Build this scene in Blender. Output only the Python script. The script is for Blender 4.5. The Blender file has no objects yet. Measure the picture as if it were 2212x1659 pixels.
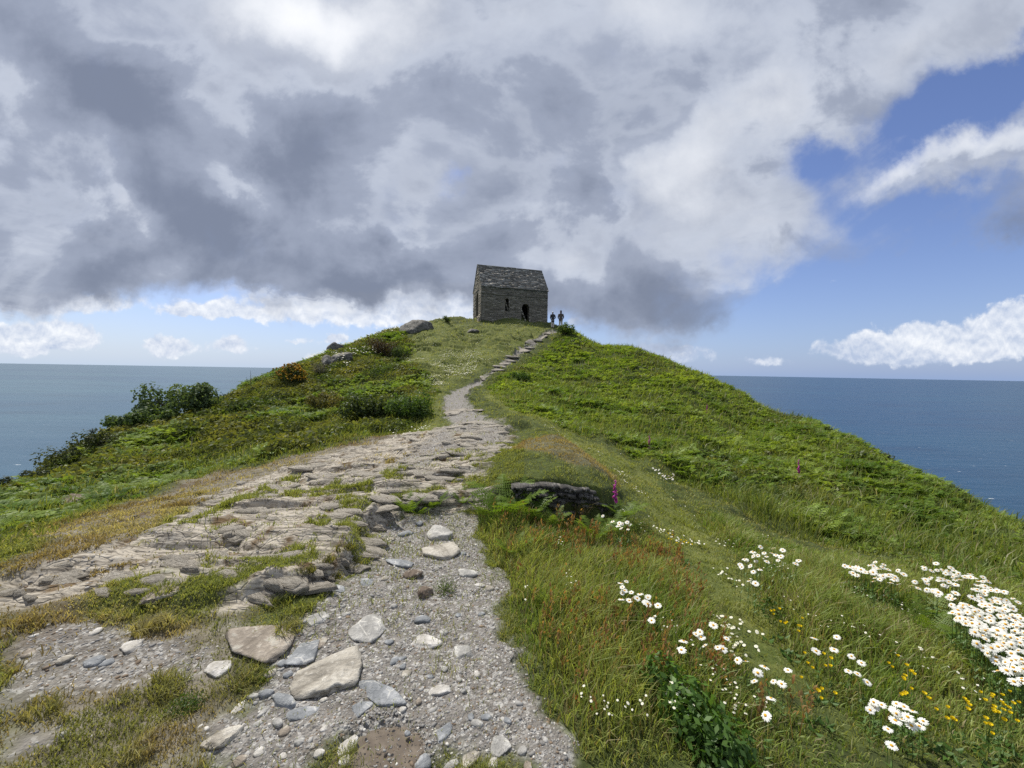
import bpy, bmesh, math, random
import numpy as np
from mathutils import Vector, Matrix, Euler

# ------------------------------------------------------------------ scene, camera, world, sun
scene = bpy.context.scene
COL = scene.collection
R = math.radians
random.seed(7)
RNG = np.random.default_rng(11)

CAM_Z = 1.55
F = 831.0                      # focal length in the units of a 2212 x 1659 picture
cam_d = bpy.data.cameras.new("camera")
cam = bpy.data.objects.new("camera", cam_d)
COL.objects.link(cam)
cam_d.sensor_width = 36.0
cam_d.lens = F / 2212.0 * 36.0
cam_d.clip_start = 0.05
cam_d.clip_end = 250000.0
cam.location = (0, 0, CAM_Z)
CAM_R = (Matrix.Rotation(R(90 - 1.83), 3, 'X') @ Matrix.Rotation(R(1.0), 3, 'Z'))
cam.rotation_euler = CAM_R.to_euler()
scene.camera = cam

SUN_AZ, SUN_EL = -40.0, 57.0
sd = Vector((math.sin(R(SUN_AZ)) * math.cos(R(SUN_EL)), math.cos(R(SUN_AZ)) * math.cos(R(SUN_EL)), math.sin(R(SUN_EL))))
sun_d = bpy.data.lights.new("sun", 'SUN')
sun_d.energy = 4.7
sun_d.angle = R(0.6)
sun_d.color = (1.0, 0.95, 0.86)
sun = bpy.data.objects.new("sun", sun_d)
COL.objects.link(sun)
sun.rotation_euler = sd.to_track_quat('Z', 'Y').to_euler()
sun.location = sd * 60

scene.view_settings.view_transform = 'Standard'
scene.view_settings.look = 'None'
scene.view_settings.exposure = 0.16
scene.view_settings.gamma = 1.0
try:
    scene.cycles.max_bounces = 6
    scene.cycles.diffuse_bounces = 3
    scene.cycles.glossy_bounces = 2
    scene.cycles.transmission_bounces = 3
    scene.cycles.transparent_max_bounces = 6
    scene.cycles.use_denoising = False
    scene.cycles.caustics_reflective = False
    scene.cycles.caustics_refractive = False
except Exception:
    pass


# ---- tiny expression layer over shader math nodes
class E:
    def __init__(s, nt, sock): s.nt, s.s = nt, sock
    def _m(s, op, *a):
        n = s.nt.nodes.new('ShaderNodeMath'); n.operation = op
        for i, v in enumerate((s,) + a):
            if isinstance(v, E): s.nt.links.new(v.s, n.inputs[i])
            else: n.inputs[i].default_value = float(v)
        return E(s.nt, n.outputs[0])
    def __add__(s, o): return s._m('ADD', o)
    __radd__ = __add__
    def __sub__(s, o): return s._m('SUBTRACT', o)
    def __rsub__(s, o): return (s * -1.0) + o
    def __mul__(s, o): return s._m('MULTIPLY', o)
    __rmul__ = __mul__
    def __truediv__(s, o): return s._m('DIVIDE', o)
    def __neg__(s): return s * -1.0
    def mad(s, a, b): return s._m('MULTIPLY_ADD', a, b)
    def max(s, o): return s._m('MAXIMUM', o)
    def min(s, o): return s._m('MINIMUM', o)
    def abs(s): return s._m('ABSOLUTE')
    def pow(s, o): return s._m('POWER', o)
    def exp(s): return s._m('EXPONENT')
    def clamp(s): return s.max(0.0).min(1.0)
    def sstep(s, a, b):
        n = s.nt.nodes.new('ShaderNodeMapRange'); n.interpolation_type = 'SMOOTHSTEP'
        s.nt.links.new(s.s, n.inputs[0])
        n.inputs[1].default_value = a; n.inputs[2].default_value = b
        return E(s.nt, n.outputs[0])


def xyz(nt, x, y, z=0.0):
    n = nt.nodes.new('ShaderNodeCombineXYZ')
    for i, v in enumerate((x, y, z)):
        if isinstance(v, E): nt.links.new(v.s, n.inputs[i])
        else: n.inputs[i].default_value = v
    return n.outputs[0]


def noise(nt, vec, scale, detail=4.0, rough=0.55, dist=0.0, lac=2.0, color=False):
    n = nt.nodes.new('ShaderNodeTexNoise')
    if vec is not None: nt.links.new(vec, n.inputs['Vector'])
    n.inputs['Scale'].default_value = scale; n.inputs['Detail'].default_value = detail
    n.inputs['Roughness'].default_value = rough; n.inputs['Distortion'].default_value = dist
    n.inputs['Lacunarity'].default_value = lac
    if color:
        s = nt.nodes.new('ShaderNodeSeparateColor'); nt.links.new(n.outputs['Color'], s.inputs[0])
        return [E(nt, o) for o in s.outputs]
    return E(nt, n.outputs['Fac'])


def mix(nt, f, a, b, blend='MIX'):
    n = nt.nodes.new('ShaderNodeMix'); n.data_type = 'RGBA'; n.blend_type = blend; n.clamp_factor = True
    for sock, v in ((n.inputs[0], f), (n.inputs[6], a), (n.inputs[7], b)):
        if isinstance(v, E): nt.links.new(v.s, sock)
        elif hasattr(v, 'is_linked'): nt.links.new(v, sock)
        elif isinstance(v, (int, float)): sock.default_value = v
        else: sock.default_value = (v[0], v[1], v[2], 1.0)
    return n.outputs[2]


def build_world():
    w = bpy.data.worlds.new("World"); scene.world = w
    w.use_nodes = True
    nt = w.node_tree; nt.nodes.clear()
    out = nt.nodes.new('ShaderNodeOutputWorld'); bg = nt.nodes.new('ShaderNodeBackground')
    nt.links.new(bg.outputs[0], out.inputs[0])
    bg.inputs[1].default_value = 0.1
    sky = nt.nodes.new('ShaderNodeTexSky'); sky.sky_type = 'NISHITA'
    sky.sun_disc = False; sky.sun_elevation = R(SUN_EL); sky.sun_rotation = R(SUN_AZ)
    sky.altitude = 90; sky.air_density = 1.0; sky.dust_density = 0.6; sky.ozone_density = 1.6
    tc = nt.nodes.new('ShaderNodeTexCoord')
    sep = nt.nodes.new('ShaderNodeSeparateXYZ'); nt.links.new(tc.outputs['Generated'], sep.inputs[0])
    x, y, z = (E(nt, o) for o in sep.outputs)
    yy = y.abs().max(0.16)
    u = x / yy
    v = z.max(0.0) / yy
    vp = v + 0.16
    q = xyz(nt, u / vp, 1.0 / E(nt, vp.s) if False else E(nt, vp.s).pow(-1.0), 0.0)
    uv = xyz(nt, u, v, 0.0)
    w1 = noise(nt, uv, 2.2, 3, 0.5, color=True)
    w2 = noise(nt, uv, 9.0, 6, 0.62, color=True)
    uw = u + (w1[0] - 0.5) * 0.34 + (w2[0] - 0.5) * 0.13
    vw = v + (w1[1] - 0.5) * 0.26 + (w2[1] - 0.5) * 0.13
    ul = u + (w2[0] - 0.5) * 0.10
    vl = v + (w2[1] - 0.5) * 0.07

    def blob(px, py, rx, ry, rot=0.0, low=False):
        u0 = (px - 1106) / F; v0 = (803 + 0.0175 * (px - 1106) - py) / F
        a, b = (ul, vl) if low else (uw, vw)
        du = a - u0; dv = b - v0
        if rot:
            c, s = math.cos(R(rot)), math.sin(R(rot))
            du, dv = du * c + dv * s, dv * c - du * s
        du = du * (F / rx); dv = dv * (F / ry)
        return (-(du * du + dv * dv)).exp()

    def total(items, low=False):
        t = None
        for it in items:
            g = blob(*it[:4], rot=(it[5] if len(it) > 5 else 0.0), low=low) * it[4]
            t = g if t is None else t + g
        return t

    n_mid = noise(nt, uv, 3.6, 9, 0.57, 0.15)
    n_fine = noise(nt, uv, 12.0, 9, 0.62, 0.1)
    n_q1 = noise(nt, q, 1.15, 10, 0.56, 0.12)
    n_q2 = noise(nt, xyz(nt, u / vp + 31.7, E(nt, vp.s).pow(-1.0) * 1.15 + 5.3, 0.0), 1.25, 11, 0.56, 0.20)
    n_q3 = noise(nt, xyz(nt, u * 1.0 + 11.0, v * 1.45 - 3.0, 2.0), 2.7, 11, 0.56, 0.25)
    c_, s_ = math.cos(R(33)), math.sin(R(33))
    n_st = noise(nt, xyz(nt, (u * c_ + v * s_) * 1.6, (v * c_ - u * s_) * 6.0, 4.0), 1.6, 9, 0.60, 0.25)
    bias = total(SKY_LIGHT)
    hi = bias.max(0.0)
    # ---------- three cloud sheets one behind the other, each thin and bright at its rim, grey where it is deep
    sheet = mix(nt, (n_q1 * 0.75 + n_mid * 0.25 + hi * 0.45).sstep(.34, .86), (0.335, 0.372, 0.460), (0.64, 0.68, 0.755))
    sheet = mix(nt, (hi * 1.25 - 0.18 + (n_mid - 0.5) * 0.9 + (n_fine - .5) * .35).clamp(), sheet, (0.93, 0.94, 0.955))
    for nz, off, dk, md, lt, wgt in ((n_q2, 0.02, (0.215, 0.250, 0.335), (0.360, 0.402, 0.500), (0.55, 0.595, 0.685), 0.92), (n_q3, -0.01, (0.185, 0.216, 0.292), (0.320, 0.360, 0.455), (0.55, 0.595, 0.685), 0.88)):
        D = nz + (n_fine - 0.5) * 0.09 - bias * 0.58 + off
        colr = mix(nt, D.sstep(.45, .56), lt, md)
        colr = mix(nt, D.sstep(.52, .80), colr, dk)
        sheet = mix(nt, D.sstep(.37, .57) * wgt, sheet, colr)
    deck_col = sheet
    # ---------- where the deck opens
    hole = total(SKY_HOLES)
    cov = 1.0 - hole + (n_st - 0.5) * 1.5 * hole.min(1.0) + (n_mid - 0.5) * 0.75 + (n_fine - 0.5) * 0.40
    base = (vw * 0.75 + v * 0.25)
    lowd = (u - 0.36) * (1.0 / 0.27)
    edge = base - (u * -0.004 + 0.165) + (-(lowd * lowd)).exp() * 0.085 + (n_mid - 0.5) * 0.17 + (n_fine - 0.5) * 0.09
    cov = (cov.sstep(0.08, 0.96)) * edge.sstep(-0.030, 0.050)
    # ---------- low clouds over the horizon
    lowg = total(SKY_LOW, low=True)
    n_low = noise(nt, uv, 16.0, 9, 0.60, 0.2)
    lowc = (lowg + (n_low - 0.5) * 1.0 + (n_fine - 0.5) * 0.3).sstep(0.34, 0.62)
    low_up = noise(nt, xyz(nt, u, v + 0.012, 0.0), 16.0, 9, 0.60, 0.2)
    low_b = ((n_low - low_up) * 2.4 + 0.5 + (n_low - 0.5) * 0.5 + total(SKY_LOWSHADE)).clamp()
    low_col = mix(nt, low_b, (0.44, 0.52, 0.68), (0.88, 0.90, 0.93))
    # ---------- clear air
    clear = mix(nt, 1.0, sky.outputs[0], (0.90, 0.90, 1.14), 'MULTIPLY')
    hz = (v * -7.0).exp()
    left = u.sstep(1.2, -1.2)
    pale = mix(nt, left, (2.5, 3.75, 6.4), (4.8, 6.2, 8.0))
    clear = mix(nt, (hz * 0.80).clamp(), clear, pale)
    def x10(c):
        return mix(nt, 1.0, c, (10.0, 10.0, 10.0), 'MULTIPLY')
    c = mix(nt, (lowc * 0.92).clamp(), clear, x10(low_col))
    c = mix(nt, (cov * 0.97).clamp(), c, x10(deck_col))
    nt.links.new(c, bg.inputs[0])
    try:
        w.cycles.sampling_method = 'MANUAL'; w.cycles.sample_map_resolution = 512
    except Exception:
        pass


# picture-independent cloud layout: bearing and height of each cloud mass (px, py of a 106 degree view, radii, weight, turn)
SKY_LIGHT = [
    (640, 60, 120, 80, 0.60, -35), (790, 60, 130, 60, 0.30), (500, 20, 200, 90, 0.25), (830, 200, 110, 130, 0.22, 30), (1040, 80, 160, 110, 0.18), (1500, 60, 260, 120, 0.12),
    (1330, 30, 120, 80, 0.18), (1620, 230, 260, 110, 0.20, 25), (520, 400, 90, 44, 0.42, -20), (270, 460, 110, 42, 0.36, -25), (430, 205, 70, 50, .22), (480, 310, 60, 50, .2), (1400, 640, 220, 70, -.10, -8), (60, 210, 80, 80, 0.10),
    (1420, 420, 90, 110, 0.26), (1560, 480, 150, 90, 0.12), (1500, 300, 220, 90, 0.18, 25), (1130, 520, 70, 70, 0.22), (1850, 170, 260, 80, 0.20, 25), (380, 590, 60, 35, 0.3), (880, 510, 60, 40, 0.30),
    (2060, 330, 220, 50, 0.42), (1880, 385, 110, 30, 0.4, 28), (1630, 605, 130, 25, 0.25), (730, 655, 200, 25, 0.4), (1030, 620, 60, 40, 0.35), (1240, 560, 60, 60, 0.25),
    (290, 235, 130, 80, -0.58), (120, 130, 140, 100, -0.14), (640, 330, 190, 110, -0.44, 20), (450, 470, 200, 60, -0.26, -30), (1290, 420, 60, 60, -0.32), (1110, 460, 110, 70, -0.16),
    (700, 560, 330, 70, -0.34, -10), (180, 580, 260, 50, -0.34), (820, 610, 330, 28, -0.30), (1430, 640, 190, 60, -0.32, -8), (1310, 680, 200, 40, -0.22), (1760, 660, 50, 45, -0.32), (2190, 500, 90, 110, -0.35), (960, 250, 260, 120, -0.14),
    (60, 420, 160, 120, -0.10), (1180, 250, 260, 130, -0.12),
]
SKY_HOLES = [
    (1960, 285, 130, 60, 0.95, 35), (2160, 180, 150, 55, 0.9, 40), (1770, 335, 110, 45, 0.75, 15), (1760, 410, 90, 60, 0.55, -40), (2090, 225, 150, 50, 0.6, 38), (1880, 500, 160, 40, .35, 10), (2000, 450, 200, 45, 0.85, 8), (2060, 555, 300, 60, 1.0, 5), (2010, 640, 330, 70, 1.2),
    (1980, 760, 420, 110, 1.6), (1690, 690, 90, 55, 0.7), (1640, 760, 130, 45, 0.8), (2212, 270, 70, 60, 0.35), (955, 405, 22, 30, 0.40),
]
SKY_LOW = [
    (110, 722, 110, 32, 1.1), (40, 740, 110, 28, 0.9), (370, 748, 62, 24, 1.0), (505, 748, 45, 22, 0.95), (728, 730, 24, 13, 1.0), (690, 765, 60, 12, 0.5), (100, 652, 220, 22, 1.1), (455, 678, 90, 13, 1.0),
    (760, 665, 260, 38, 1.1), (960, 650, 120, 50, 1.0), (640, 735, 60, 8, 0.5),
    (1960, 745, 150, 42, 1.25, 6), (2180, 700, 80, 50, 1.3, 20), (2060, 760, 230, 22, 0.9), (1650, 782, 60, 12, 0.6), (1450, 765, 130, 24, 0.6), (1350, 765, 120, 24, 0.6), (1800, 610, 60, 18, 0.35), (1240, 700, 60, 30, 0.4),
]
SKY_LOWSHADE = [(2000, 775, 260, 20, -0.45), (1980, 725, 150, 22, 0.3), (90, 775, 200, 22, -0.2), (110, 710, 120, 20, 0.25), (1400, 750, 220, 60, -0.6), (700, 670, 300, 40, 0.15)]
build_world()


# ------------------------------------------------------------------ helpers
def tag(o, label=None, cat=None, group=None, kind=None):
    if label: o['label'] = label
    if cat: o['category'] = cat
    if group: o['group'] = group
    if kind: o['kind'] = kind
    return o


def np_mesh(name, v, f, mat=None, col=None, smooth=True, extra=None):
    """mesh from arrays: v (n,3), f (m,3) or (m,4), col (n,3) or None"""
    v = np.ascontiguousarray(v, dtype=np.float32); f = np.ascontiguousarray(f, dtype=np.int32)
    me = bpy.data.meshes.new(name)
    k = f.shape[1]
    me.vertices.add(len(v)); me.vertices.foreach_set('co', v.ravel())
    me.loops.add(f.size); me.loops.foreach_set('vertex_index', f.ravel())
    me.polygons.add(len(f)); me.polygons.foreach_set('loop_start', np.arange(0, f.size, k, dtype=np.int32))
    me.update(calc_edges=True)
    if col is not None:
        a = me.attributes.new('col', 'FLOAT_COLOR', 'POINT')
        c4 = np.ones((len(v), 4), np.float32); c4[:, :3] = col
        a.data.foreach_set('color', c4.ravel())
    for nm, arr in (extra or {}).items():
        a = me.attributes.new(nm, 'FLOAT_COLOR', 'POINT')
        a.data.foreach_set('color', np.ascontiguousarray(arr, np.float32).ravel())
    if smooth:
        me.polygons.foreach_set('use_smooth', np.ones(len(f), dtype=bool))
    if mat: me.materials.append(mat)
    return me


def link(name, me, parent=None, loc=None, rotz=0.0):
    o = bpy.data.objects.new(name, me); COL.objects.link(o)
    if parent: o.parent = parent
    if loc is not None: o.location = loc
    if rotz: o.rotation_euler = (0, 0, rotz)
    return o


def empty(name, loc, rz=0.0):
    o = bpy.data.objects.new(name, None); COL.objects.link(o)
    o.location = loc; o.rotation_euler = (0, 0, rz); o.empty_display_size = 0.2
    return o


def join(parts):
    """list of (v,f[,c]) -> one"""
    vs, fs, cs, n = [], [], [], 0
    for p in parts:
        vs.append(p[0]); fs.append(np.asarray(p[1]) + n); n += len(p[0])
        if len(p) > 2: cs.append(np.broadcast_to(np.asarray(p[2], float), (len(p[0]), 3)))
    return (np.concatenate(vs), np.concatenate(fs), np.concatenate(cs) if cs else None)


def hash2(ix, iy, seed):
    h = (ix.astype(np.int64) * 374761393 + iy.astype(np.int64) * 668265263 + seed * 974711) & 0xFFFFFFFF
    h = ((h ^ (h >> 13)) * 1274126177) & 0xFFFFFFFF
    h = h ^ (h >> 16)
    return (h & 0xFFFFFF).astype(np.float64) / 0xFFFFFF


def vn(x, y, seed=0):
    x = np.asarray(x, float); y = np.asarray(y, float)
    ix = np.floor(x); iy = np.floor(y)
    fx = x - ix; fy = y - iy
    fx = fx * fx * fx * (fx * (fx * 6 - 15) + 10); fy = fy * fy * fy * (fy * (fy * 6 - 15) + 10)
    a = hash2(ix, iy, seed); b = hash2(ix + 1, iy, seed); c = hash2(ix, iy + 1, seed); d = hash2(ix + 1, iy + 1, seed)
    return (a * (1 - fx) + b * fx) * (1 - fy) + (c * (1 - fx) + d * fx) * fy


def fbm(x, y, seed=0, o=4, g=0.5):
    t = 0.0; a = 1.0; s = 0.0
    for i in range(o):
        t = t + a * vn(x * 2.03 ** i + 17.3 * i, y * 2.03 ** i - 9.1 * i, seed + i); s += a; a *= g
    return t / s


def ss(x, a, b):
    t = np.clip((x - a) / (b - a), 0, 1)
    return t * t * (3 - 2 * t)


# ------------------------------------------------------------------ terrain model
CR = np.array(CAM_R)


def ray(px, py):
    d = np.array([(px - 1106.0) / F, (829.5 - py) / F, -1.0])
    return CR @ d


def at(px, py, depth):
    return np.array([0, 0, CAM_Z]) + ray(px, py) * depth


CTRL = []      # (x, y, z)


def g_z(px, py, z):           # ground seen there, height known
    d = ray(px, py); t = (z - CAM_Z) / d[2]
    CTRL.append((d[0] * t, d[1] * t, z))


def g_d(px, py, depth, off=0.0):   # ground seen there, distance known; off = plant height above the soil
    p = at(px, py, depth); CTRL.append((p[0], p[1], p[2] - off))


for a in [(1106, 1659, 0), (950, 1400, 0), (940, 1200, 0), (950, 1115, .0), (500, 1659, .03), (0, 1659, .10), (0, 1400, .10), (300, 1450, .07),
          (300, 1350, .09), (550, 1270, .10), (1500, 1659, -.03), (2212, 1659, -.18), (1500, 1400, -.05), (1250, 1250, -.02), (1800, 1450, -.18), (2212, 1450, -.55),
          (1600, 1250, -.20), (2212, 1330, -.95), (1900, 1260, -.55), (1250, 1130, -.03), (1400, 1170, -.16), (0, 1200, .06), (100, 1290, .10)]:
    g_z(*a)
for a in [(400, 1075, 5.2), (200, 1130, 4.0), (840, 975, 7.4), (620, 985, 8.0), (950, 1000, 5.6), (1050, 1000, 5.6), (1000, 935, 8.6), (1010, 905, 10.5), (985, 870, 14), (1000, 835, 18.5),
          (1060, 802, 22), (1100, 772, 26), (1150, 742, 31), (1195, 712, 36.5), (1110, 690, 37), (1020, 692, 37.5), (960, 692, 36.5), (1150, 960, 7.6), (1240, 1000, 6.0), (1300, 1040, 5.0),
          (930, 915, 11.0), (950, 855, 15.5), (900, 780, 24), (1000, 760, 27), (1000, 720, 33), (1110, 705, 35.2), (1090, 905, 10.5), (1130, 860, 15), (1060, 850, 16.5)]:
    g_d(*a, 0.0)
for a in [(100, 1060, 5.6), (0, 1100, 4.6), (0, 1045, 8.0), (250, 1010, 7.5), (120, 1000, 10.5), (250, 925, 14.0), (450, 960, 10.0), (400, 890, 17.0), (470, 862, 20), (560, 818, 24), (600, 880, 14), (700, 842, 17),
          (700, 762, 29), (760, 737, 31), (800, 880, 12.5), (800, 800, 20), (880, 702, 35), (860, 760, 27),
          (1240, 712, 36), (1340, 740, 33), (1420, 765, 30), (1500, 800, 27), (1600, 845, 24), (1750, 915, 19.5), (1900, 985, 15.5), (2050, 1050, 12.3), (2212, 1120, 9.8), (2212, 1200, 6.6), (1950, 1150, 6.4), (1700, 1110, 6.4),
          (1600, 1005, 9.5), (1800, 1025, 10), (1500, 925, 13), (1400, 965, 9.5), (1300, 925, 11), (1300, 855, 17), (1400, 800, 23), (1220, 785, 26), (1300, 755, 31), (1600, 905, 17), (2000, 1100, 8.6), (1450, 1030, 7.0), (1200, 835, 18), (1250, 890, 13.5)]:
    g_d(*a, 0.32)
CTRL += [(0, 0, 0), (0, -3, -.05), (-3, -3, .05), (3, -3, -.4), (-8, -6, -1.2), (8, -6, -2.5), (0, -15, -1.5), (-2, 0, .1), (2.2, 0, -.2), (5, 0, -1.0), (-5, 0, -.2), (-4.5, 2.2, -.05),
         (-11, 3, -1.6), (11, 2, -2.6), (8, 4, -1.9),
         (-20, 6, -7), (-19, 14, -4.8), (-23, 20, -6), (-22, 30, -3.5), (-19, 38, 0.2), (-14, 42, 4.4), (-6, 46, 6.6), (1, 46, 6.6), (6, 45, 5.0), (12, 42, 2.2), (17, 34, -1.0), (18.5, 26, -3.8), (19.5, 18, -6.0), (19, 10, -6.3), (18, 4, -6.2),
         (-3, 40, 6.75), (2, 40, 6.8), (4, 38, 6.3), (-40, 10, -24), (-42, 30, -22), (-36, 50, -14), (-15, 65, -8), (5, 68, -8), (28, 60, -14), (38, 35, -20), (40, 12, -24), (36, -8, -24), (-36, -10, -24), (0, -40, -8), (25, -40, -24), (-25, -40, -24),
         (-75, 20, -62), (75, 20, -62), (0, 110, -62), (60, 90, -66), (-60, 90, -66), (-70, -40, -62), (70, -40, -62), (0, -90, -30)]
CT = np.array(CTRL)


def tps_fit(p, z, lam=0.02):
    n = len(p)
    d = np.sqrt(((p[:, None] - p[None]) ** 2).sum(-1) + 1e-9)
    K = d * d * np.log(d + 1e-9) + lam * np.eye(n)
    A = np.zeros((n + 3, n + 3)); A[:n, :n] = K; A[:n, n] = 1; A[:n, n + 1:] = p; A[n, :n] = 1; A[n + 1:, :n] = p.T
    return np.linalg.solve(A, np.concatenate([z, np.zeros(3)]))


# warp radius (log) so near points get as much detail as far ones
def warp(x, y):
    r = np.sqrt(x * x + y * y) + 1e-9
    k = np.log1p(r / 1.5) * 4.0 / r
    return x * k, y * k


_wx, _wy = warp(CT[:, 0], CT[:, 1])
TP = np.stack([_wx, _wy], 1)
TW = tps_fit(TP, CT[:, 2])


def tps(x, y):
    x = np.asarray(x, float).ravel(); y = np.asarray(y, float).ravel()
    out = np.empty(len(x))
    for i in range(0, len(x), 40000):
        a, b = warp(x[i:i + 40000], y[i:i + 40000])
        d2 = ((a[:, None] - TP[None, :, 0]) ** 2 + (b[:, None] - TP[None, :, 1]) ** 2 + 1e-9).astype(np.float32)
        k = 0.5 * d2 * np.log(d2)
        out[i:i + 40000] = k @ TW[:-3].astype(np.float32) + TW[-3] + TW[-2] * a + TW[-1] * b
    return out


def hit0(px, py, dz=0.0, f=None, tmax=110.0):
    f = f or tps
    d = ray(px, py)
    t = np.exp(np.linspace(math.log(0.6), math.log(tmax), 500))
    h = f(d[0] * t, d[1] * t) + dz - (CAM_Z + d[2] * t)
    k = np.nonzero(h > 0)[0]
    if len(k) == 0: return None
    k = k[0]
    if k == 0: tt = t[0]
    else: tt = t[k - 1] + (t[k] - t[k - 1]) * (-h[k - 1]) / (h[k] - h[k - 1])
    return np.array([d[0] * tt, d[1] * tt, CAM_Z + d[2] * tt])


def poly_w(pts):
    out = []
    for p in pts:
        h = hit0(*p)
        if h is None: h = hit0(p[0], p[1] + 14)
        out.append(h[:2])
    return np.array(out)


def sdf(x, y, poly, closed=True):
    """signed distance, positive inside (or plain distance for an open line)"""
    x = np.asarray(x, float); y = np.asarray(y, float)
    d = np.full(x.shape, 1e9); inside = np.zeros(x.shape, bool)
    n = len(poly)
    for i in range(n if closed else n - 1):
        ax, ay = poly[i]; bx, by = poly[(i + 1) % n]
        ex, ey = bx - ax, by - ay
        t = np.clip(((x - ax) * ex + (y - ay) * ey) / (ex * ex + ey * ey + 1e-12), 0, 1)
        d = np.minimum(d, (x - ax - t * ex) ** 2 + (y - ay - t * ey) ** 2)
        if closed:
            c = ((ay > y) != (by > y)) & (x < (bx - ax) * (y - ay) / (by - ay + 1e-12) + ax)
            inside ^= c
    d = np.sqrt(d)
    return np.where(inside, d, -d) if closed else d


def sdf_fast(x, y, poly, pad=2.0):
    """sdf only near the polygon's box, elsewhere -pad"""
    out = np.full(np.shape(x), -pad)
    lo = poly.min(0) - pad; hi = poly.max(0) + pad
    m = (x > lo[0]) & (x < hi[0]) & (y > lo[1]) & (y < hi[1])
    if m.any(): out[m] = np.maximum(sdf(x[m], y[m], poly), -pad)
    return out


# zones (corner points found on the ground)
Z_BANK = poly_w([(500, 1318), (690, 1270), (765, 1222), (785, 1160), (865, 1112), (950, 1100), (1040, 1098), (1150, 1102), (1240, 1112), (1310, 1112), (1362, 1075), (1330, 1010), (1200, 930), (1040, 915), (800, 960), (500, 1020), (250, 1110), (60, 1200), (0, 1260), (0, 1330), (250, 1320)])
Z_GRAVEL = poly_w([(1225, 1659), (1195, 1600), (1150, 1500), (1105, 1400), (1085, 1290), (1050, 1190), (1022, 1120), (960, 1098), (870, 1108), (800, 1145), (780, 1200), (735, 1265), (640, 1330), (590, 1400), (520, 1480), (460, 1560), (400, 1659)])
Z_GRAVEL2 = poly_w([(0, 1370), (130, 1355), (330, 1360), (470, 1385), (500, 1440), (430, 1490), (330, 1480), (220, 1500), (80, 1530), (0, 1550)])
Z_GRAVEL3 = poly_w([(0, 1580), (90, 1565), (130, 1590), (60, 1625), (0, 1650)])
Z_ROCK = poly_w([(0, 1335), (120, 1325), (240, 1300), (470, 1308), (690, 1265), (775, 1205), (785, 1150), (865, 1095), (960, 1085), (1060, 1060), (1095, 990), (1115, 945), (1060, 920), (960, 920), (850, 945), (700, 985), (520, 1040), (420, 1090), (330, 1145), (170, 1210), (0, 1250)])
Z_CHAN = poly_w([(1080, 1000), (1100, 940), (1060, 910), (985, 915), (930, 930), (900, 970), (830, 1010), (800, 1060), (880, 1050), (960, 1010)])
_c = [(1020, 925, 46), (1008, 905, 52), (985, 880, 38), (985, 858, 30), (1003, 838, 22), (1035, 824, 14), (1062, 806, 10), (1090, 785, 11), (1120, 762, 11), (1150, 741, 10), (1178, 724, 9), (1197, 714, 8)]
PATHC = [hit0(a, b) for a, b, c in _c]
PATHW = [.78 * c / F * np.hypot(p[0], p[1]) for (a, b, c), p in zip(_c, PATHC)]
Z_LAWN = poly_w([(960, 840), (1010, 815), (1100, 770), (1190, 715), (1150, 695), (1030, 690), (930, 695), (880, 730), (880, 790), (930, 830), (920, 900), (870, 945), (950, 920)])
Z_STRIP = poly_w([(1130, 925), (1060, 870), (1040, 845), (1075, 835), (1110, 880), (1180, 920), (1300, 960), (1420, 1030), (1500, 1120), (1570, 1180), (1640, 1280), (1700, 1400), (1760, 1500), (1640, 1480), (1560, 1340), (1500, 1250), (1400, 1160), (1370, 1080), (1330, 1010), (1220, 970)])
Z_LDRY = poly_w([(0, 1180), (200, 1120), (420, 1040), (640, 985), (850, 940), (950, 930), (1000, 960), (860, 1010), (500, 1060), (330, 1160), (250, 1300), (600, 1300), (560, 1430), (480, 1520), (400, 1659), (0, 1659)])
Z_GTURF = poly_w([(0, 1545), (120, 1510), (260, 1475), (430, 1445), (480, 1500), (440, 1580), (400, 1659), (0, 1659)])
Z_ORANGE = poly_w([(1090, 1010), (1130, 965), (1230, 975), (1330, 1030), (1340, 1060), (1240, 1060), (1150, 1030)])


def path_sd(x, y):
    """positive inside the trodden path up the hill"""
    x = np.asarray(x, float); y = np.asarray(y, float)
    best = np.full(x.shape, -9.0)
    for i in range(len(PATHC) - 1):
        a, b = PATHC[i], PATHC[i + 1]
        ex, ey = b[0] - a[0], b[1] - a[1]
        t = np.clip(((x - a[0]) * ex + (y - a[1]) * ey) / (ex * ex + ey * ey), 0, 1)
        d = np.hypot(x - a[0] - t * ex, y - a[1] - t * ey)
        best = np.maximum(best, PATHW[i] * (1 - t) + PATHW[i + 1] * t - d)
    return best


def bank_h(x):
    return np.interp(x, [-3, -1.9, -1.45, -1.1, -0.7, -0.3, 0.15, 0.6, 0.95, 1.2, 1.5], [0, .05, .13, .13, .11, .18, .34, .36, .30, .16, .0])


def bank_step(x, y):
    m = (np.abs(x) < 6) & (y > 1.0) & (y < 14)
    out = np.zeros(np.shape(x))
    if m.any():
        xx, yy = x[m], y[m]
        wob = (fbm(xx * 3, yy * 3, 5, 3) - 0.5) * 0.12
        s = sdf(xx, yy, Z_BANK) + wob
        h = bank_h(xx)
        out[m] = h * ss(s, 0.0, 0.10) * (1 - ss(s, 0.7, 2.6))
    return out


def height(x, y):
    x = np.asarray(x, float); y = np.asarray(y, float)
    return tps(x, y).reshape(x.shape) + bank_step(x, y)


def hit(px, py, dz=0.0):
    for k in range(30):
        q = hit0(px, py + 2 * k, dz, f=height)
        if q is not None: return q


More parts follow.
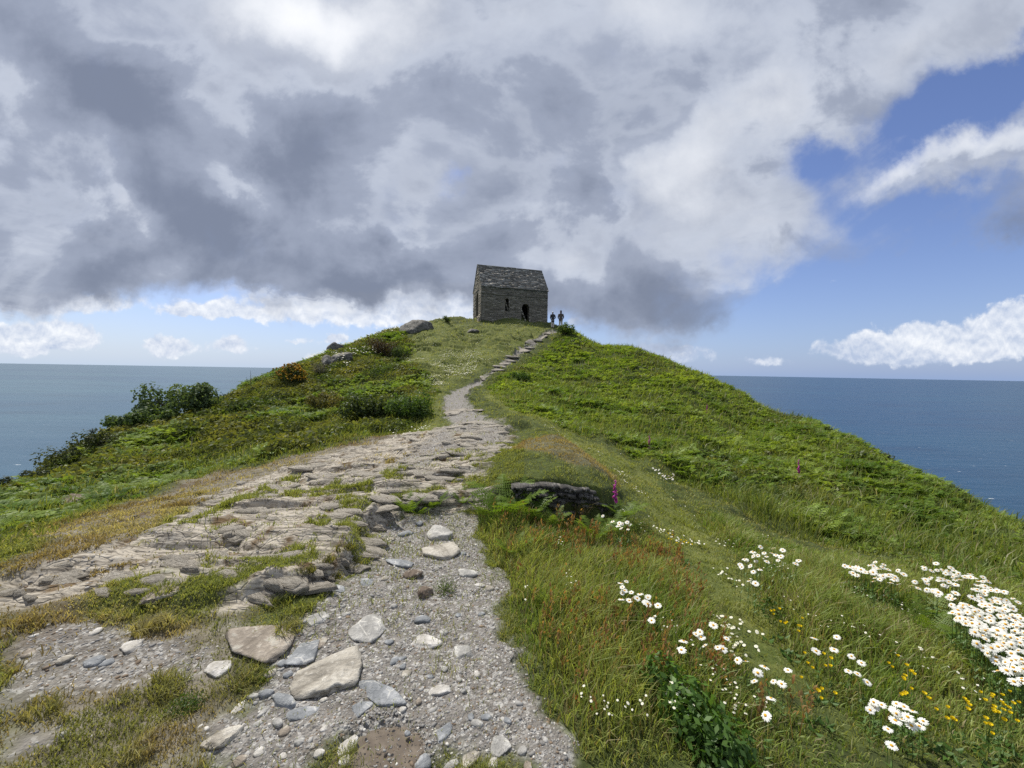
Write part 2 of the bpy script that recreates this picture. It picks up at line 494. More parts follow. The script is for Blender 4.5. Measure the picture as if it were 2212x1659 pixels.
def zones(x, y):
    """path, rock, dry, lawn weights in 0..1"""
    r = np.hypot(x, y)
    e = (fbm(x * 4.5, y * 4.5, 31, 4, 0.6) - 0.5) * 2
    e2 = (fbm(x * 1.3, y * 1.3, 37, 4, 0.6) - 0.5) * 2
    gr = ss(sdf_fast(x, y, Z_GRAVEL) + e * 0.19, -0.07, 0.09)
    g2 = ss(sdf_fast(x, y, Z_GRAVEL2) + e * 0.16, -0.08, 0.10) * 0.85
    g2 = np.maximum(g2, ss(sdf_fast(x, y, Z_GRAVEL3) + e * 0.1, -0.06, 0.08) * .9)
    pa = ss(path_sd(x, y) + e * 0.22 * np.clip(r / 12, 0.4, 2), -0.10, 0.14)
    ch = ss(sdf_fast(x, y, Z_CHAN) + e * 0.3, -0.10, 0.15) * ss(fbm(x * 2.2, y * 2.2, 3, 3), 0.35, 0.55)
    path = np.maximum.reduce([gr, g2, pa, ch])
    s = sdf_fast(x, y, Z_ROCK) + e * 0.22 + e2 * 0.3
    rock = ss(s, -0.12, 0.22)
    face = bank_step(x, y)
    m = (np.abs(x) < 3) & (y > 1.0) & (y < 8)
    if m.any():
        sb = sdf(x[m], y[m], Z_BANK)
        fc = ss(sb, -.07, -.01) * (1 - ss(sb, .12, .24)) * ss(x[m], -1.9, -1.6) * (1 - ss(x[m], -.35, -.05)) * ss(2.2 - np.hypot(x[m] * .0, 0), 0, 1)
        fc = np.where((y[m] < 5.2), fc, 0)
        rock[m] = np.maximum(rock[m], fc); gr[m] *= (1 - fc)
    rock = rock * (1 - np.maximum(gr, ch * 0.8))
    dry = np.maximum(ss(sdf_fast(x, y, Z_LDRY) + e2 * 0.25, -0.15, 0.25), ss(sdf_fast(x, y, Z_ORANGE) + e2 * .15, -.1, .2) * .55)
    lawn = np.maximum(ss(sdf_fast(x, y, Z_LAWN, 4.0) + e2 * 0.7, -0.5, 0.7), ss(sdf_fast(x, y, Z_STRIP) + e2 * 0.25, -0.1, 0.25))
    return path, rock, dry, lawn


def saw(t):
    f = t - np.floor(t)
    return (1 - f) * ss(f, 0.0, 0.22) * 1.25


def micro(x, y, path, rock, dry, lawn):
    r = np.hypot(x, y)
    z = np.zeros_like(x)
    # bedrock ledges: slabs standing on edge, bedding roughly across the view
    wx = x + 0.25 * y
    w = (fbm(x * 0.9, y * 1.6, 51, 3) - 0.5) * 1.5
    def bands(t, fx, seed, e):
        k = np.floor(t); f = t - k
        a = vn(x * fx + k * 7.31, k * 3.7, seed); b = vn(x * fx + (k + 1) * 7.31, (k + 1) * 3.7, seed)
        return a + (b - a) * ss(f, 1 - e, 1.0)
    t1 = y * 3.0 + 0.55 * x + w * 1.5
    t2 = y * 8.5 + 1.5 * x + w * 4.2 + (vn(x * 3, y * 5, 8) - .5) * .8
    t3 = y * 20 + 3.2 * x + w * 9.0 + (vn(x * 5, y * 9, 9) - .5) * .9
    ledge = 0.115 * (bands(t1, .9, 201, .22) - .5) + 0.075 * (bands(t2, 1.7, 202, .32) - .5) + 0.030 * (bands(t3, 3.4, 203, .45) - .5)
    ledge += 0.05 * (saw(t1 * .5) - .5) + 0.06 * (fbm(x * 1.5, y * 2.5, 81, 4) - .5)
    far = 1 - ss(r, 14, 30)
    z += ledge * rock * far
    z += (fbm(x * 7, y * 7, 91, 4, 0.6) - .5) * 0.035 * path * far
    z += (fbm(x * 1.6, y * 1.6, 95, 3) - .5) * 0.05 * path * far
    soft = 1 - np.maximum(path, rock)
    z += (fbm(x * 1.1, y * 1.1, 101, 4) - .5) * 0.16 * soft * np.clip(r / 6, 0.35, 1.6) * (1 + .9 * (1 - lawn) * (1 - dry) * ss(r, 5, 8))
    z += (fbm(x * 5, y * 5, 111, 3) - .5) * 0.05 * soft
    # hilltop sheep-terraces
    hill = ss(r, 16, 26) * lawn
    z += hill * 0.36 * (saw(fbm(x * .18, y * .3, 121, 3) * 9 + y * 0.7) - .5) * ss(fbm(x * .5, y * .5, 5, 2), 0.35, 0.6)
    # trodden groove
    z -= 0.10 * path * ss(r, 12, 20)
    return z


def full_height(x, y):
    x = np.asarray(x, float); y = np.asarray(y, float)
    return height(x, y) + micro(x, y, *zones(x, y))


# ------------------------------------------------------------------ materials
def new_mat(name):
    m = bpy.data.materials.new(name); m.use_nodes = True
    nt = m.node_tree; nt.nodes.clear()
    out = nt.nodes.new('ShaderNodeOutputMaterial')
    return m, nt, out


def attr(nt, name):
    n = nt.nodes.new('ShaderNodeAttribute'); n.attribute_name = name
    return n


def principled(nt, out, color, rough=0.9, spec=0.25, normal=None):
    b = nt.nodes.new('ShaderNodeBsdfPrincipled')
    if hasattr(color, 'is_linked'): nt.links.new(color, b.inputs['Base Color'])
    else: b.inputs['Base Color'].default_value = (*color, 1)
    if isinstance(rough, E): nt.links.new(rough.s, b.inputs['Roughness'])
    else: b.inputs['Roughness'].default_value = rough
    b.inputs['Specular IOR Level'].default_value = spec
    if normal is not None: nt.links.new(normal, b.inputs['Normal'])
    nt.links.new(b.outputs[0], out.inputs[0])
    return b


def bump(nt, h, strength=0.5, dist=0.02):
    n = nt.nodes.new('ShaderNodeBump'); n.inputs['Strength'].default_value = strength; n.inputs['Distance'].default_value = dist
    nt.links.new(h.s if isinstance(h, E) else h, n.inputs['Height'])
    return n.outputs[0]


def obj_vec(nt, which='Object'):
    t = nt.nodes.new('ShaderNodeTexCoord')
    return t.outputs[which]


def mapped(nt, vec, scale=(1, 1, 1), rot=(0, 0, 0)):
    n = nt.nodes.new('ShaderNodeMapping'); nt.links.new(vec, n.inputs[0])
    n.inputs['Scale'].default_value = scale; n.inputs['Rotation'].default_value = rot
    return n.outputs[0]


def voronoi(nt, vec, scale, feature='F1', out='Distance', rand=1.0):
    n = nt.nodes.new('ShaderNodeTexVoronoi'); n.feature = feature
    nt.links.new(vec, n.inputs['Vector']); n.inputs['Scale'].default_value = scale; n.inputs['Randomness'].default_value = rand
    return n.outputs[out]


def ground_material():
    m, nt, out = new_mat('hillside_ground')
    p = obj_vec(nt)
    za = attr(nt, 'zone'); s = nt.nodes.new('ShaderNodeSeparateColor'); nt.links.new(za.outputs['Color'], s.inputs[0])
    path, rock, dry = (E(nt, o) for o in s.outputs)
    lawn = E(nt, za.outputs['Alpha'])
    n1 = noise(nt, p, 1.7, 6, 0.6); n2 = noise(nt, p, 9, 8, 0.62); n3 = noise(nt, p, 45, 6, 0.65)
    # soil under plants
    soil = mix(nt, n2.sstep(.3, .7), (0.035, 0.045, 0.014), (0.075, 0.095, 0.025))
    green = mix(nt, (n1 * .5 + n2 * .5).sstep(.38, .62), (0.070, 0.092, 0.020), (0.150, 0.160, 0.045))
    green = mix(nt, n3.sstep(.55, .8) * .6, green, (0.20, 0.19, 0.08))
    dryc = mix(nt, n2.sstep(.35, .65), (0.105, 0.092, 0.066), (0.205, 0.182, 0.138))
    dryc = mix(nt, n1.sstep(.52, .70), dryc, (0.085, 0.052, 0.028))
    dryc = mix(nt, n3.sstep(.45, .7) * .7, dryc, (0.060, 0.048, 0.028))
    dryc = mix(nt, noise(nt, p, 5.0, 6, .65).sstep(.52, .66) * .8, dryc, (0.22, 0.20, 0.17))
    c = mix(nt, lawn, soil, green)
    chip = E(nt, voronoi(nt, p, 34)).sstep(.22, .12) * E(nt, voronoi(nt, p, 34, 'F1', 'Color')).sstep(.62, .7) * noise(nt, p, 2.3, 4).sstep(.42, .6)
    dryc = mix(nt, chip, dryc, (0.40, 0.38, 0.34))
    c = mix(nt, dry, c, dryc)
    # gravel
    vd = voronoi(nt, p, 60, 'F1', 'Color'); vs_ = nt.nodes.new('ShaderNodeSeparateColor'); nt.links.new(vd, vs_.inputs[0])
    vr = E(nt, vs_.outputs[0])
    gv = mix(nt, n2.sstep(.3, .7), (0.140, 0.128, 0.114), (0.220, 0.206, 0.190))
    gv = mix(nt, vr.sstep(.62, .98) * .8, gv, (0.42, 0.41, 0.39))
    gv = mix(nt, n1.sstep(.55, .75) * .7, gv, (0.125, 0.098, 0.072))
    c = mix(nt, path, c, gv)
    # bedrock
    lay = noise(nt, mapped(nt, p, (5.0, 24, 26), (0, 0, R(-10))), 1.0, 8, 0.66, 0.35)
    rk = mix(nt, lay.sstep(.34, .58), (0.105, 0.090, 0.072), (0.435, 0.392, 0.325))
    rk = mix(nt, n2.sstep(.55, .68) * .7, rk, (0.50, 0.47, 0.41))
    wv_ = nt.nodes.new('ShaderNodeVectorMath'); wv_.operation = 'MULTIPLY_ADD'; nt.links.new(mapped(nt, p, (3.2, 10, 8), (0, 0, R(-10))), wv_.inputs[0]); wv_.inputs[1].default_value = (1, 1, 1)
    nw = nt.nodes.new('ShaderNodeTexNoise'); nw.inputs['Scale'].default_value = 6; nt.links.new(p, nw.inputs['Vector']); nt.links.new(nw.outputs['Color'], wv_.inputs[2])
    crack = E(nt, voronoi(nt, wv_.outputs[0], 1.6, 'DISTANCE_TO_EDGE'))
    rk = mix(nt, crack.sstep(.05, .0) * n2.sstep(.42, .6) * .6, rk, (0.045, 0.036, 0.026))
    rk = mix(nt, noise(nt, p, 3.1, 6, .65).sstep(.54, .66) * .9, rk, (0.115, 0.072, 0.030))
    rk = mix(nt, noise(nt, p, 4.3, 7, .65).sstep(.60, .70) * .7, rk, (0.150, 0.150, 0.045))
    c = mix(nt, rock, c, rk)
    hgt = n3 * 0.5 + n2 * 0.8 + lay * rock * 2.0 + crack.sstep(.0, .10) * rock * 1.2 + E(nt, voronoi(nt, p, 70)) * path * -1.0
    principled(nt, out, c, 0.92, 0.2, bump(nt, hgt, 0.55, 0.02))
    return m


def sea_material():
    m, nt, out = new_mat('sea_water')
    p = obj_vec(nt)
    sp = nt.nodes.new('ShaderNodeSeparateXYZ'); nt.links.new(p, sp.inputs[0])
    X, Y = E(nt, sp.outputs[0]), E(nt, sp.outputs[1])
    big = noise(nt, mapped(nt, p, (0.0006, 0.0018, 1)), 1.0, 4, .55)
    big2 = noise(nt, mapped(nt, p, (0.004, 0.010, 1), (0, 0, R(12))), 1.0, 5, .6)
    ang = X / (Y.abs().max(1.0))
    near = (X * X + Y * Y).pow(0.5)
    leftw = ang.sstep(0.5, -1.0)  # sunward left: brightness of the sun glitter put into the water colour
    c = mix(nt, leftw, (0.006, 0.042, 0.096), (0.026, 0.080, 0.138))
    c = mix(nt, big.sstep(.40, .62) * .55, c, mix(nt, leftw, (0.010, 0.060, 0.110), (0.052, 0.128, 0.170)))
    c = mix(nt, big2.sstep(.46, .70) * .55, c, mix(nt, leftw, (0.004, 0.026, 0.066), (0.018, 0.056, 0.096)))
    foam = noise(nt, mapped(nt, p, (0.055, 0.16, 1), (0, 0, R(10))), 1.0, 6, .6).sstep(.655, .70) * noise(nt, p, 0.006, 3, .5).sstep(.42, .58) * near.sstep(1500.0, 150.0)
    c = mix(nt, foam, c, (0.75, 0.80, 0.82))
    wv = noise(nt, mapped(nt, p, (0.05, 0.14, 1), (0, 0, R(15))), 1.0, 7, .62)
    wv = wv + noise(nt, mapped(nt, p, (0.010, 0.035, 1), (0, 0, R(15))), 1.0, 4, .6) * 3.0
    b = principled(nt, out, c, 0.34, 0.22, bump(nt, wv, 0.40, 2.0))
    return m


# ------------------------------------------------------------------ the hill itself
MAT_GROUND = ground_material()


def build_ground():
    az_f = np.radians(np.linspace(-64, 64, 1280))
    az_b = np.radians(np.linspace(64, 296, 90))[1:-1]
    az = np.concatenate([az_f, az_b])
    rad = np.concatenate([[0.25, 0.4, 0.55, 0.7], np.exp(np.linspace(math.log(0.85), math.log(58), 1150)), [61, 65, 70, 77, 85, 95, 110, 130, 160]])
    A, Rr = np.meshgrid(az, rad)
    x = np.sin(A) * Rr; y = np.cos(A) * Rr
    xf, yf = x.ravel(), y.ravel()
    p, k, d, l = zones(xf, yf)
    z = height(xf, yf) + micro(xf, yf, p, k, d, l)
    r = np.hypot(xf, yf)
    z = np.where(r > 75, np.minimum(z, -30 - (r - 75) * 1.2), z)
    z = np.maximum(z, -140)
    z -= PUDDLE_DIP(xf, yf)
    zone = np.stack([p, k, d, l], 1)
    na, nr = len(az), len(rad)
    i = np.arange(nr - 1)[:, None] * na; j = np.arange(na)[None]; j2 = (j + 1) % na
    f = np.stack([i + j, i + j2, i + na + j2, i + na + j], -1).reshape(-1, 4)[:, ::-1]
    V = np.stack([xf, yf, z], 1)
    fz = zone[f].mean(1)
    is_p = (fz[:, 0] > 0.5); is_r = (fz[:, 1] > 0.5) & ~is_p
    for nm, sel in (('hill', ~(is_p | is_r)), ('path', is_p), ('rock_ledges', is_r)):
        ff = f[sel]
        used = np.unique(ff); remap = np.full(len(V), -1, np.int64); remap[used] = np.arange(len(used))
        vv = V[used]; zz = zone[used]
        ff = remap[ff]
        if nm == 'hill':      # close the small hole under the tripod point
            c0 = len(vv)
            ring = remap[np.arange(na)]
            vv = np.concatenate([vv, [[0, 0, float(height(np.array([0.]), np.array([0.]))[0])]]]); zz = np.concatenate([zz, zz[:1]])
            ok = (ring >= 0)
            tri = np.stack([np.full(na, c0), ring, np.roll(ring, -1), np.full(na, c0)], 1)
        me = np_mesh(nm, vv, ff, MAT_GROUND, extra={'zone': zz})
        o = link(nm, me); o['kind'] = 'structure'


PUD = poly_w([(700, 1659), (740, 1600), (800, 1565), (850, 1560), (900, 1585), (915, 1640), (905, 1690), (700, 1690)])


def PUDDLE_DIP(x, y):
    return 0.035 * ss(sdf_fast(x, y, PUD, 0.5), -0.06, 0.05)


build_ground()

sea_me = np_mesh('sea', [(-90000, -60000, 0), (90000, -60000, 0), (90000, 120000, 0), (-90000, 120000, 0)], [(0, 1, 2, 3)], sea_material(), smooth=False)
sea = link('sea', sea_me, loc=(0, 0, -95)); sea['kind'] = 'structure'


def build_puddle():
    m, nt, out = new_mat('muddy_water')
    p = obj_vec(nt)
    n = noise(nt, p, 14, 5, .6)
    c = mix(nt, n.sstep(.4, .65), (0.120, 0.097, 0.074), (0.175, 0.145, 0.112))
    principled(nt, out, c, 0.12, 0.4, bump(nt, noise(nt, p, 30, 2), 0.05, 0.01))
    c0 = PUD.mean(0)
    zs = float(np.median(full_height(PUD[:, 0] * .5 + c0[0] * .5, PUD[:, 1] * .5 + c0[1] * .5))) - 0.026 + .005
    n_ = 60
    # ring resampled round the outline
    seg = np.concatenate([PUD, PUD[:1]]); L = np.concatenate([[0], np.cumsum(np.hypot(*np.diff(seg, axis=0).T))])
    tt = np.linspace(0, L[-1], n_, endpoint=False)
    ring = np.stack([np.interp(tt, L, seg[:, 0]), np.interp(tt, L, seg[:, 1])], 1)
    ring = c0 + (ring - c0) * (1.30 + 0.55 * (fbm(ring[:, 0] * 9, ring[:, 1] * 9, 4, 3)[:, None] - .5))
    v = [(c0[0], c0[1], zs)] + [(a, b, zs) for a, b in ring]
    f = [(0, i + 1, (i + 1) % n_ + 1) for i in range(n_)]
    o = link('puddle', np_mesh('puddle', v, f, m, smooth=False)); o['kind'] = 'structure'


build_puddle()


# ------------------------------------------------------------------ chapel
def stone_material(name, dark, mid, light, course=(5.0, 5.0, 30.0), moss=0.3, bstr=0.7):
    m, nt, out = new_mat(name)
    p = obj_vec(nt)
    st = noise(nt, mapped(nt, p, course), 1.0, 7, .65, .2)
    n = noise(nt, p, 1.4, 6, .6); n2 = noise(nt, p, 22, 6, .65)
    c = mix(nt, st.sstep(.30, .62), dark, mid)
    c = mix(nt, (st * .6 + n2 * .4).sstep(.56, .68), c, light)
    c = mix(nt, n.sstep(.5, .7) * moss, c, (0.14, 0.13, 0.07))
    c = mix(nt, noise(nt, mapped(nt, p, (.5, .5, 1.1)), 1.6, 5, .6).sstep(.46, .62) * .55, c, dark)
    g = nt.nodes.new('ShaderNodeNewGeometry')
    ri = E(nt, g.outputs['Random Per Island'])
    c = mix(nt, ri.sstep(.0, 1.0) * .55, c, mix(nt, ri.pow(2.2), (0.04, 0.036, 0.032), light))
    principled(nt, out, c, 0.9, .2, bump(nt, st + n2 * .5, bstr, .03))
    return m


def plain_material(name, color, rough=0.8, var=0.25, scale=30, spec=.25):
    m, nt, out = new_mat(name)
    p = obj_vec(nt)
    n = noise(nt, p, scale, 5, .6)
    c = mix(nt, n.sstep(.3, .7), tuple(x * (1 - var) for x in color), tuple(min(1, x * (1 + var)) for x in color))
    principled(nt, out, c, rough, spec, bump(nt, n, .3, .01))
    return m


def obox(o, ex, ey, ez):
    o, ex, ey, ez = (np.array(a, float) for a in (o, ex, ey, ez))
    v = np.array([o, o + ex, o + ex + ey, o + ey, o + ez, o + ex + ez, o + ex + ey + ez, o + ey + ez])
    f = np.array([(0, 3, 2, 1), (4, 5, 6, 7), (0, 1, 5, 4), (1, 2, 6, 5), (2, 3, 7, 6), (3, 0, 4, 7)])
    return v, f


def prism_x(profile, x0, x1):
    """profile: list of (y,z) -> closed prism along x (bmesh)"""
    bm = bmesh.new()
    a = [bm.verts.new((x0, y, z)) for y, z in profile]; b = [bm.verts.new((x1, y, z)) for y, z in profile]
    bm.faces.new(a); bm.faces.new(b[::-1])
    n = len(profile)
    for i in range(n): bm.faces.new((a[i], b[i], b[(i + 1) % n], a[(i + 1) % n]))
    bmesh.ops.recalc_face_normals(bm, faces=bm.faces)
    return bm


def bm_obj(name, bm):
    me = bpy.data.meshes.new(name); bm.to_mesh(me); bm.free()
    return link(name, me)


def arch(w, z0, zs, zt, n=7):
    """pointed arch outline in (s,z), half width w"""
    pts = [(-w, z0), (w, z0)]
    for i in range(n + 1):
        t = i / n; pts.append((w * math.cos(t * math.pi / 2) ** 0.85, zs + (zt - zs) * math.sin(t * math.pi / 2)))
    for i in range(n - 1, -1, -1):
        t = i / n; pts.append((-w * math.cos(t * math.pi / 2) ** 0.85, zs + (zt - zs) * math.sin(t * math.pi / 2)))
    return pts


def build_chapel():
    L, W, HE, HR, T = 6.85, 3.9, 3.62, 6.02, 0.55
    base = at(1039, 690, 37.0)
    zb = CAM_Z + (803 + 0.0175 * (1041 - 1106) - 618) / F * 37.0 - HE
    root = empty('stone_chapel', (base[0], base[1], zb), R(17))
    tag(root, 'small grey stone chapel with slate roof standing on the hilltop', 'chapel')
    wm = stone_material('chapel_stone', (0.125, 0.110, 0.086), (0.285, 0.252, 0.198), (0.50, 0.455, 0.375))
    rm = stone_material('roof_slate', (0.10, 0.090, 0.076), (0.30, 0.275, 0.235), (0.66, 0.63, 0.56), course=(5, 9, 9), moss=.25)
    dm = plain_material('weathered_iron_bars', (0.065, 0.040, 0.028), .8)
    # walls: hollow shell, openings cut out
    out_b = prism_x([(0, -1.2), (W, -1.2), (W, HE), (W / 2, HR), (0, HE)], 0, L)
    inn = prism_x([(T, -0.4), (W - T, -0.4), (W - T, HE - .1), (W / 2, HR - .75), (T, HE - .1)], T, L - T)
    wall = bm_obj('wall', out_b); cutters = [bm_obj('cut', inn)]

    def cut_y(outline, cx, y0, y1):
        bm = bmesh.new()
        a = [bm.verts.new((cx + s, y0, z)) for s, z in outline]; b = [bm.verts.new((cx + s, y1, z)) for s, z in outline]
        bm.faces.new(a); bm.faces.new(b[::-1]); n = len(a)
        for i in range(n): bm.faces.new((a[i], b[i], b[(i + 1) % n], a[(i + 1) % n]))
        bmesh.ops.recalc_face_normals(bm, faces=bm.faces); cutters.append(bm_obj('cut', bm))

    def cut_x(outline, cy, x0, x1):
        bm = bmesh.new()
        a = [bm.verts.new((x0, cy + s, z)) for s, z in outline]; b = [bm.verts.new((x1, cy + s, z)) for s, z in outline]
        bm.faces.new(a); bm.faces.new(b[::-1]); n = len(a)
        for i in range(n): bm.faces.new((a[i], b[i], b[(i + 1) % n], a[(i + 1) % n]))
        bmesh.ops.recalc_face_normals(bm, faces=bm.faces); cutters.append(bm_obj('cut', bm))

    WX, DX = 2.58, 4.50
    win = arch(.19, 1.38, 2.42, 2.60, 5); door = arch(.41, -0.2, 1.62, 2.18, 7); gab = arch(.62, .72, 2.3, 3.35, 8)
    cut_y(win, WX, -.5, T + .1); cut_y(door, DX, -.5, T + .1); cut_x(gab, W / 2, -.5, T + .1)
    for c in cutters:
        md = wall.modifiers.new('b', 'BOOLEAN'); md.operation = 'DIFFERENCE'; md.solver = 'EXACT'; md.object = c
    dg = bpy.context.evaluated_depsgraph_get()
    me = bpy.data.meshes.new_from_object(wall.evaluated_get(dg))
    wall.modifiers.clear(); wall.data = me; me.materials.clear(); me.materials.append(wm)
    for c in cutters:
        bpy.data.objects.remove(c, do_unlink=True)
    wall.parent = root
    # facing stones a little proud of the wall, in thin courses
    rs = np.random.default_rng(5)

    def courses(o, ax, up, nrm, length, z0, z1, inside):
        parts = []; z = z0
        while z < z1:
            h = rs.uniform(.07, .15); s = -rs.uniform(0, .2)
            while s < length:
                w = rs.uniform(.18, .62)
                a, b = max(s, 0.0), min(s + w - .012, length)
                if b - a > .05 and rs.random() < .82 and inside(a, b, z, z + h):
                    d = rs.uniform(.008, .035)
                    parts.append(obox(np.array(o) + np.array(ax) * a + np.array(up) * z - np.array(nrm) * .02, np.array(ax) * (b - a), np.array(nrm) * (d + .02), np.array(up) * (h - .012)))
                s += w
            z += h
        return parts

    def front_ok(a, b, z, zz):
        if b > WX - .24 and a < WX + .24 and zz > 1.33 and z < 2.66: return False
        if b > DX - .47 and a < DX + .47 and z < 2.26: return False
        return True

    def gable_ok(a, b, z, zz):
        if zz > HE:
            lim = (HR - zz) / (HR - HE) * W / 2
            if a < W / 2 - lim or b > W / 2 + lim: return False
        if b > W / 2 - .68 and a < W / 2 + .68 and zz > .68 and z < 3.42: return False
        return True
    parts = courses((0, 0, 0), (1, 0, 0), (0, 0, 1), (0, -1, 0), L, -1.1, HE - .1, front_ok)
    parts += courses((0, W, 0), (1, 0, 0), (0, 0, 1), (0, 1, 0), L, -1.1, HE - .1, lambda *a: True)
    parts += courses((0, 0, 0), (0, 1, 0), (0, 0, 1), (-1, 0, 0), W, -1.1, HR - .1, gable_ok)
    parts += courses((L, 0, 0), (0, 1, 0), (0, 0, 1), (1, 0, 0), W, -1.1, HR - .1, lambda a, b, z, zz: zz < HE or (abs((a + b) / 2 - W / 2) + (b - a) / 2 < (HR - zz) / (HR - HE) * W / 2))
    v, f, _ = join(parts)
    link('wall_facing', np_mesh('wall_facing', v, f, wm, smooth=False), root)
    # ledge of projecting stones under the eaves
    parts = []; s = 0.0
    while s < L:
        w = rs.uniform(.3, .8)
        parts.append(obox((s, -.075 - rs.uniform(0, .03), HE - .72 + rs.uniform(-.015, .015)), (min(w, L - s) - .01, 0, 0), (0, .10, 0), (0, 0, .055)))
        s += w
    v, f, _ = join(parts); link('string_course', np_mesh('string_course', v, f, wm, smooth=False), root)
    # roof
    slope = math.hypot(W / 2, HR - HE)
    parts = []
    for sgn in (0, 1):
        e0 = np.array((0, 0, HE)) if sgn == 0 else np.array((0, W, HE))
        up = np.array((0, (W / 2) * (1 if sgn == 0 else -1), HR - HE)) / slope
        nr = np.array((0, -(HR - HE), W / 2)) / slope if sgn == 0 else np.array((0, HR - HE, W / 2)) / slope
        parts.append(obox(e0 + up * -.10 + np.array((-.03, 0, 0)), (L + .06, 0, 0), up * (slope + .10), nr * .06))
        rows = 23; hrow = (slope + .10) / rows
        for k in range(rows):
            s = -.05 - rs.uniform(0, .1)
            while s < L + .03:
                w = rs.uniform(.16, .5) * (1.25 - .5 * k / rows)
                a, b = max(s, -.06), min(s + w, L + .06)
                if b - a > .03:
                    lift = rs.uniform(.0, .04)
                    o = e0 + up * (-.13 + k * hrow + rs.uniform(-.02, .02)) + nr * (.066 + lift) + np.array((a, 0, 0))
                    o2 = up * (hrow * 1.5) - nr * (lift + .005)
                    parts.append(obox(o, (b - a - .008, 0, 0), o2, nr * rs.uniform(.022, .045)))
                s += w
    v, f, _ = join(parts)
    roof = link('roof', np_mesh('roof', v, f, rm, smooth=False), root)
    parts = []; s = -.06
    while s < L:
        w = rs.uniform(.35, .6); w = min(w, L + .06 - s)
        parts.append(obox((s, W / 2 - .13, HR + .02 + rs.uniform(-.01, .02)), (w - .01, 0, 0), (0, .26, 0), (0, 0, .10)))
        s += w
    v, f, _ = join(parts); link('ridge_stones', np_mesh('ridge_stones', v, f, rm, smooth=False), roof)
    # sloping foot of the gable wall
    pr = [(-.42, -1.2), (-.40, -.1), (-.16, .55), (-.02, .95), (.0, -1.2)]
    bm = bmesh.new()
    n = len(pr)
    a = [bm.verts.new((x, -.16 + .12 * (z > .5), z)) for x, z in pr]; b = [bm.verts.new((x, W + .25 - .1 * (z > .5), z)) for x, z in pr]
    bm.faces.new(a); bm.faces.new(b[::-1])
    for i in range(n): bm.faces.new((a[i], b[i], b[(i + 1) % n], a[(i + 1) % n]))
    bmesh.ops.recalc_face_normals(bm, faces=bm.faces)
    bmesh.ops.subdivide_edges(bm, edges=bm.edges, cuts=6, use_grid_fill=True)
    for vv in bm.verts:
        vv.co.x += rs.uniform(-.05, .03); vv.co.z += rs.uniform(-.03, .03); vv.co.y += rs.uniform(-.03, .03)
    o = bm_obj('footing', bm); o.data.materials.append(wm); o.parent = root
    # gable window: surround, mullions
    def tube(outl, x, w):
        pp = []
        for i in range(len(outl)):
            (s0, z0), (s1, z1) = outl[i], outl[(i + 1) % len(outl)]
            pp.append(obox((x, W / 2 + s0 - w / 2, z0 - w / 2), (w, 0, 0), (0, s1 - s0 + 1e-4, z1 - z0), (0, w * .7, w * .7)))
        return pp
    parts = tube(arch(.58, .76, 2.3, 3.3, 8), .22, .07)
    for s in (-.2, .2): parts.append(obox((.24, W / 2 + s - .03, .76), (.06, 0, 0), (0, .06, 0), (0, 0, 2.0)))
    for z in (1.2, 1.7, 2.2, 2.65): parts.append(obox((.265, W / 2 - .55, z), (.02, 0, 0), (0, 1.1, 0), (0, 0, .03)))
    for s in np.arange(-.5, .51, .1): parts.append(obox((.285, W / 2 + s - .012, .76), (.02, 0, 0), (0, .024, 0), (0, 0, 2.4 - abs(s) * .7)))
    v, f, _ = join(parts); link('gable_window', np_mesh('gable_window', v, f, dm, smooth=False), root)
    # dressed stones round door and small window
    def surround(outl, cx, w, name):
        pp = []
        for i in range(1, len(outl)):
            (s0, z0), (s1, z1) = outl[i], outl[(i + 1) % len(outl)]
            Ls = math.hypot(s1 - s0, z1 - z0)
            if Ls < .01: continue
            nx, nz = (z1 - z0) / Ls, -(s1 - s0) / Ls
            k = max(1, int(Ls / .3))
            for j in range(k):
                ta, tb = j / k, (j + 1) / k - .03
                pp.append(obox((cx + s0 + (s1 - s0) * ta, -.035 - rs.uniform(0, .02), z0 + (z1 - z0) * ta), ((s1 - s0) * (tb - ta), 0, (z1 - z0) * (tb - ta)), (0, .2, 0), (nx * w, 0, nz * w)))
        v, f, _ = join(pp); link(name, np_mesh(name, v, f, wm, smooth=False), root)
    surround([win[1]] + win[1:], WX, .09, 'window_surround')
    surround([door[1]] + door[1:], DX, .11, 'door_arch')
    return root


build_chapel()


# ------------------------------------------------------------------ people (seen from behind, walking up the path)
def skin_mesh(name, joints, edges, radii, mat, sub=2):
    me = bpy.data.meshes.new(name); me.from_pydata([tuple(j) for j in joints], edges, [])
    o = bpy.data.objects.new(name, me); COL.objects.link(o)
    sk = o.modifiers.new('s', 'SKIN'); sb = o.modifiers.new('u', 'SUBSURF'); sb.levels = sub; sb.render_levels = sub
    lay = me.skin_vertices[0].data
    for i, r in enumerate(radii):
        lay[i].radius = (r, r) if isinstance(r, (int, float)) else r
    lay[0].use_root = True
    dg = bpy.context.evaluated_depsgraph_get()
    m2 = bpy.data.meshes.new_from_object(o.evaluated_get(dg))
    bpy.data.objects.remove(o, do_unlink=True)
    m2.materials.clear(); m2.materials.append(mat)
    m2.polygons.foreach_set('use_smooth', np.ones(len(m2.polygons), dtype=bool))
    return m2


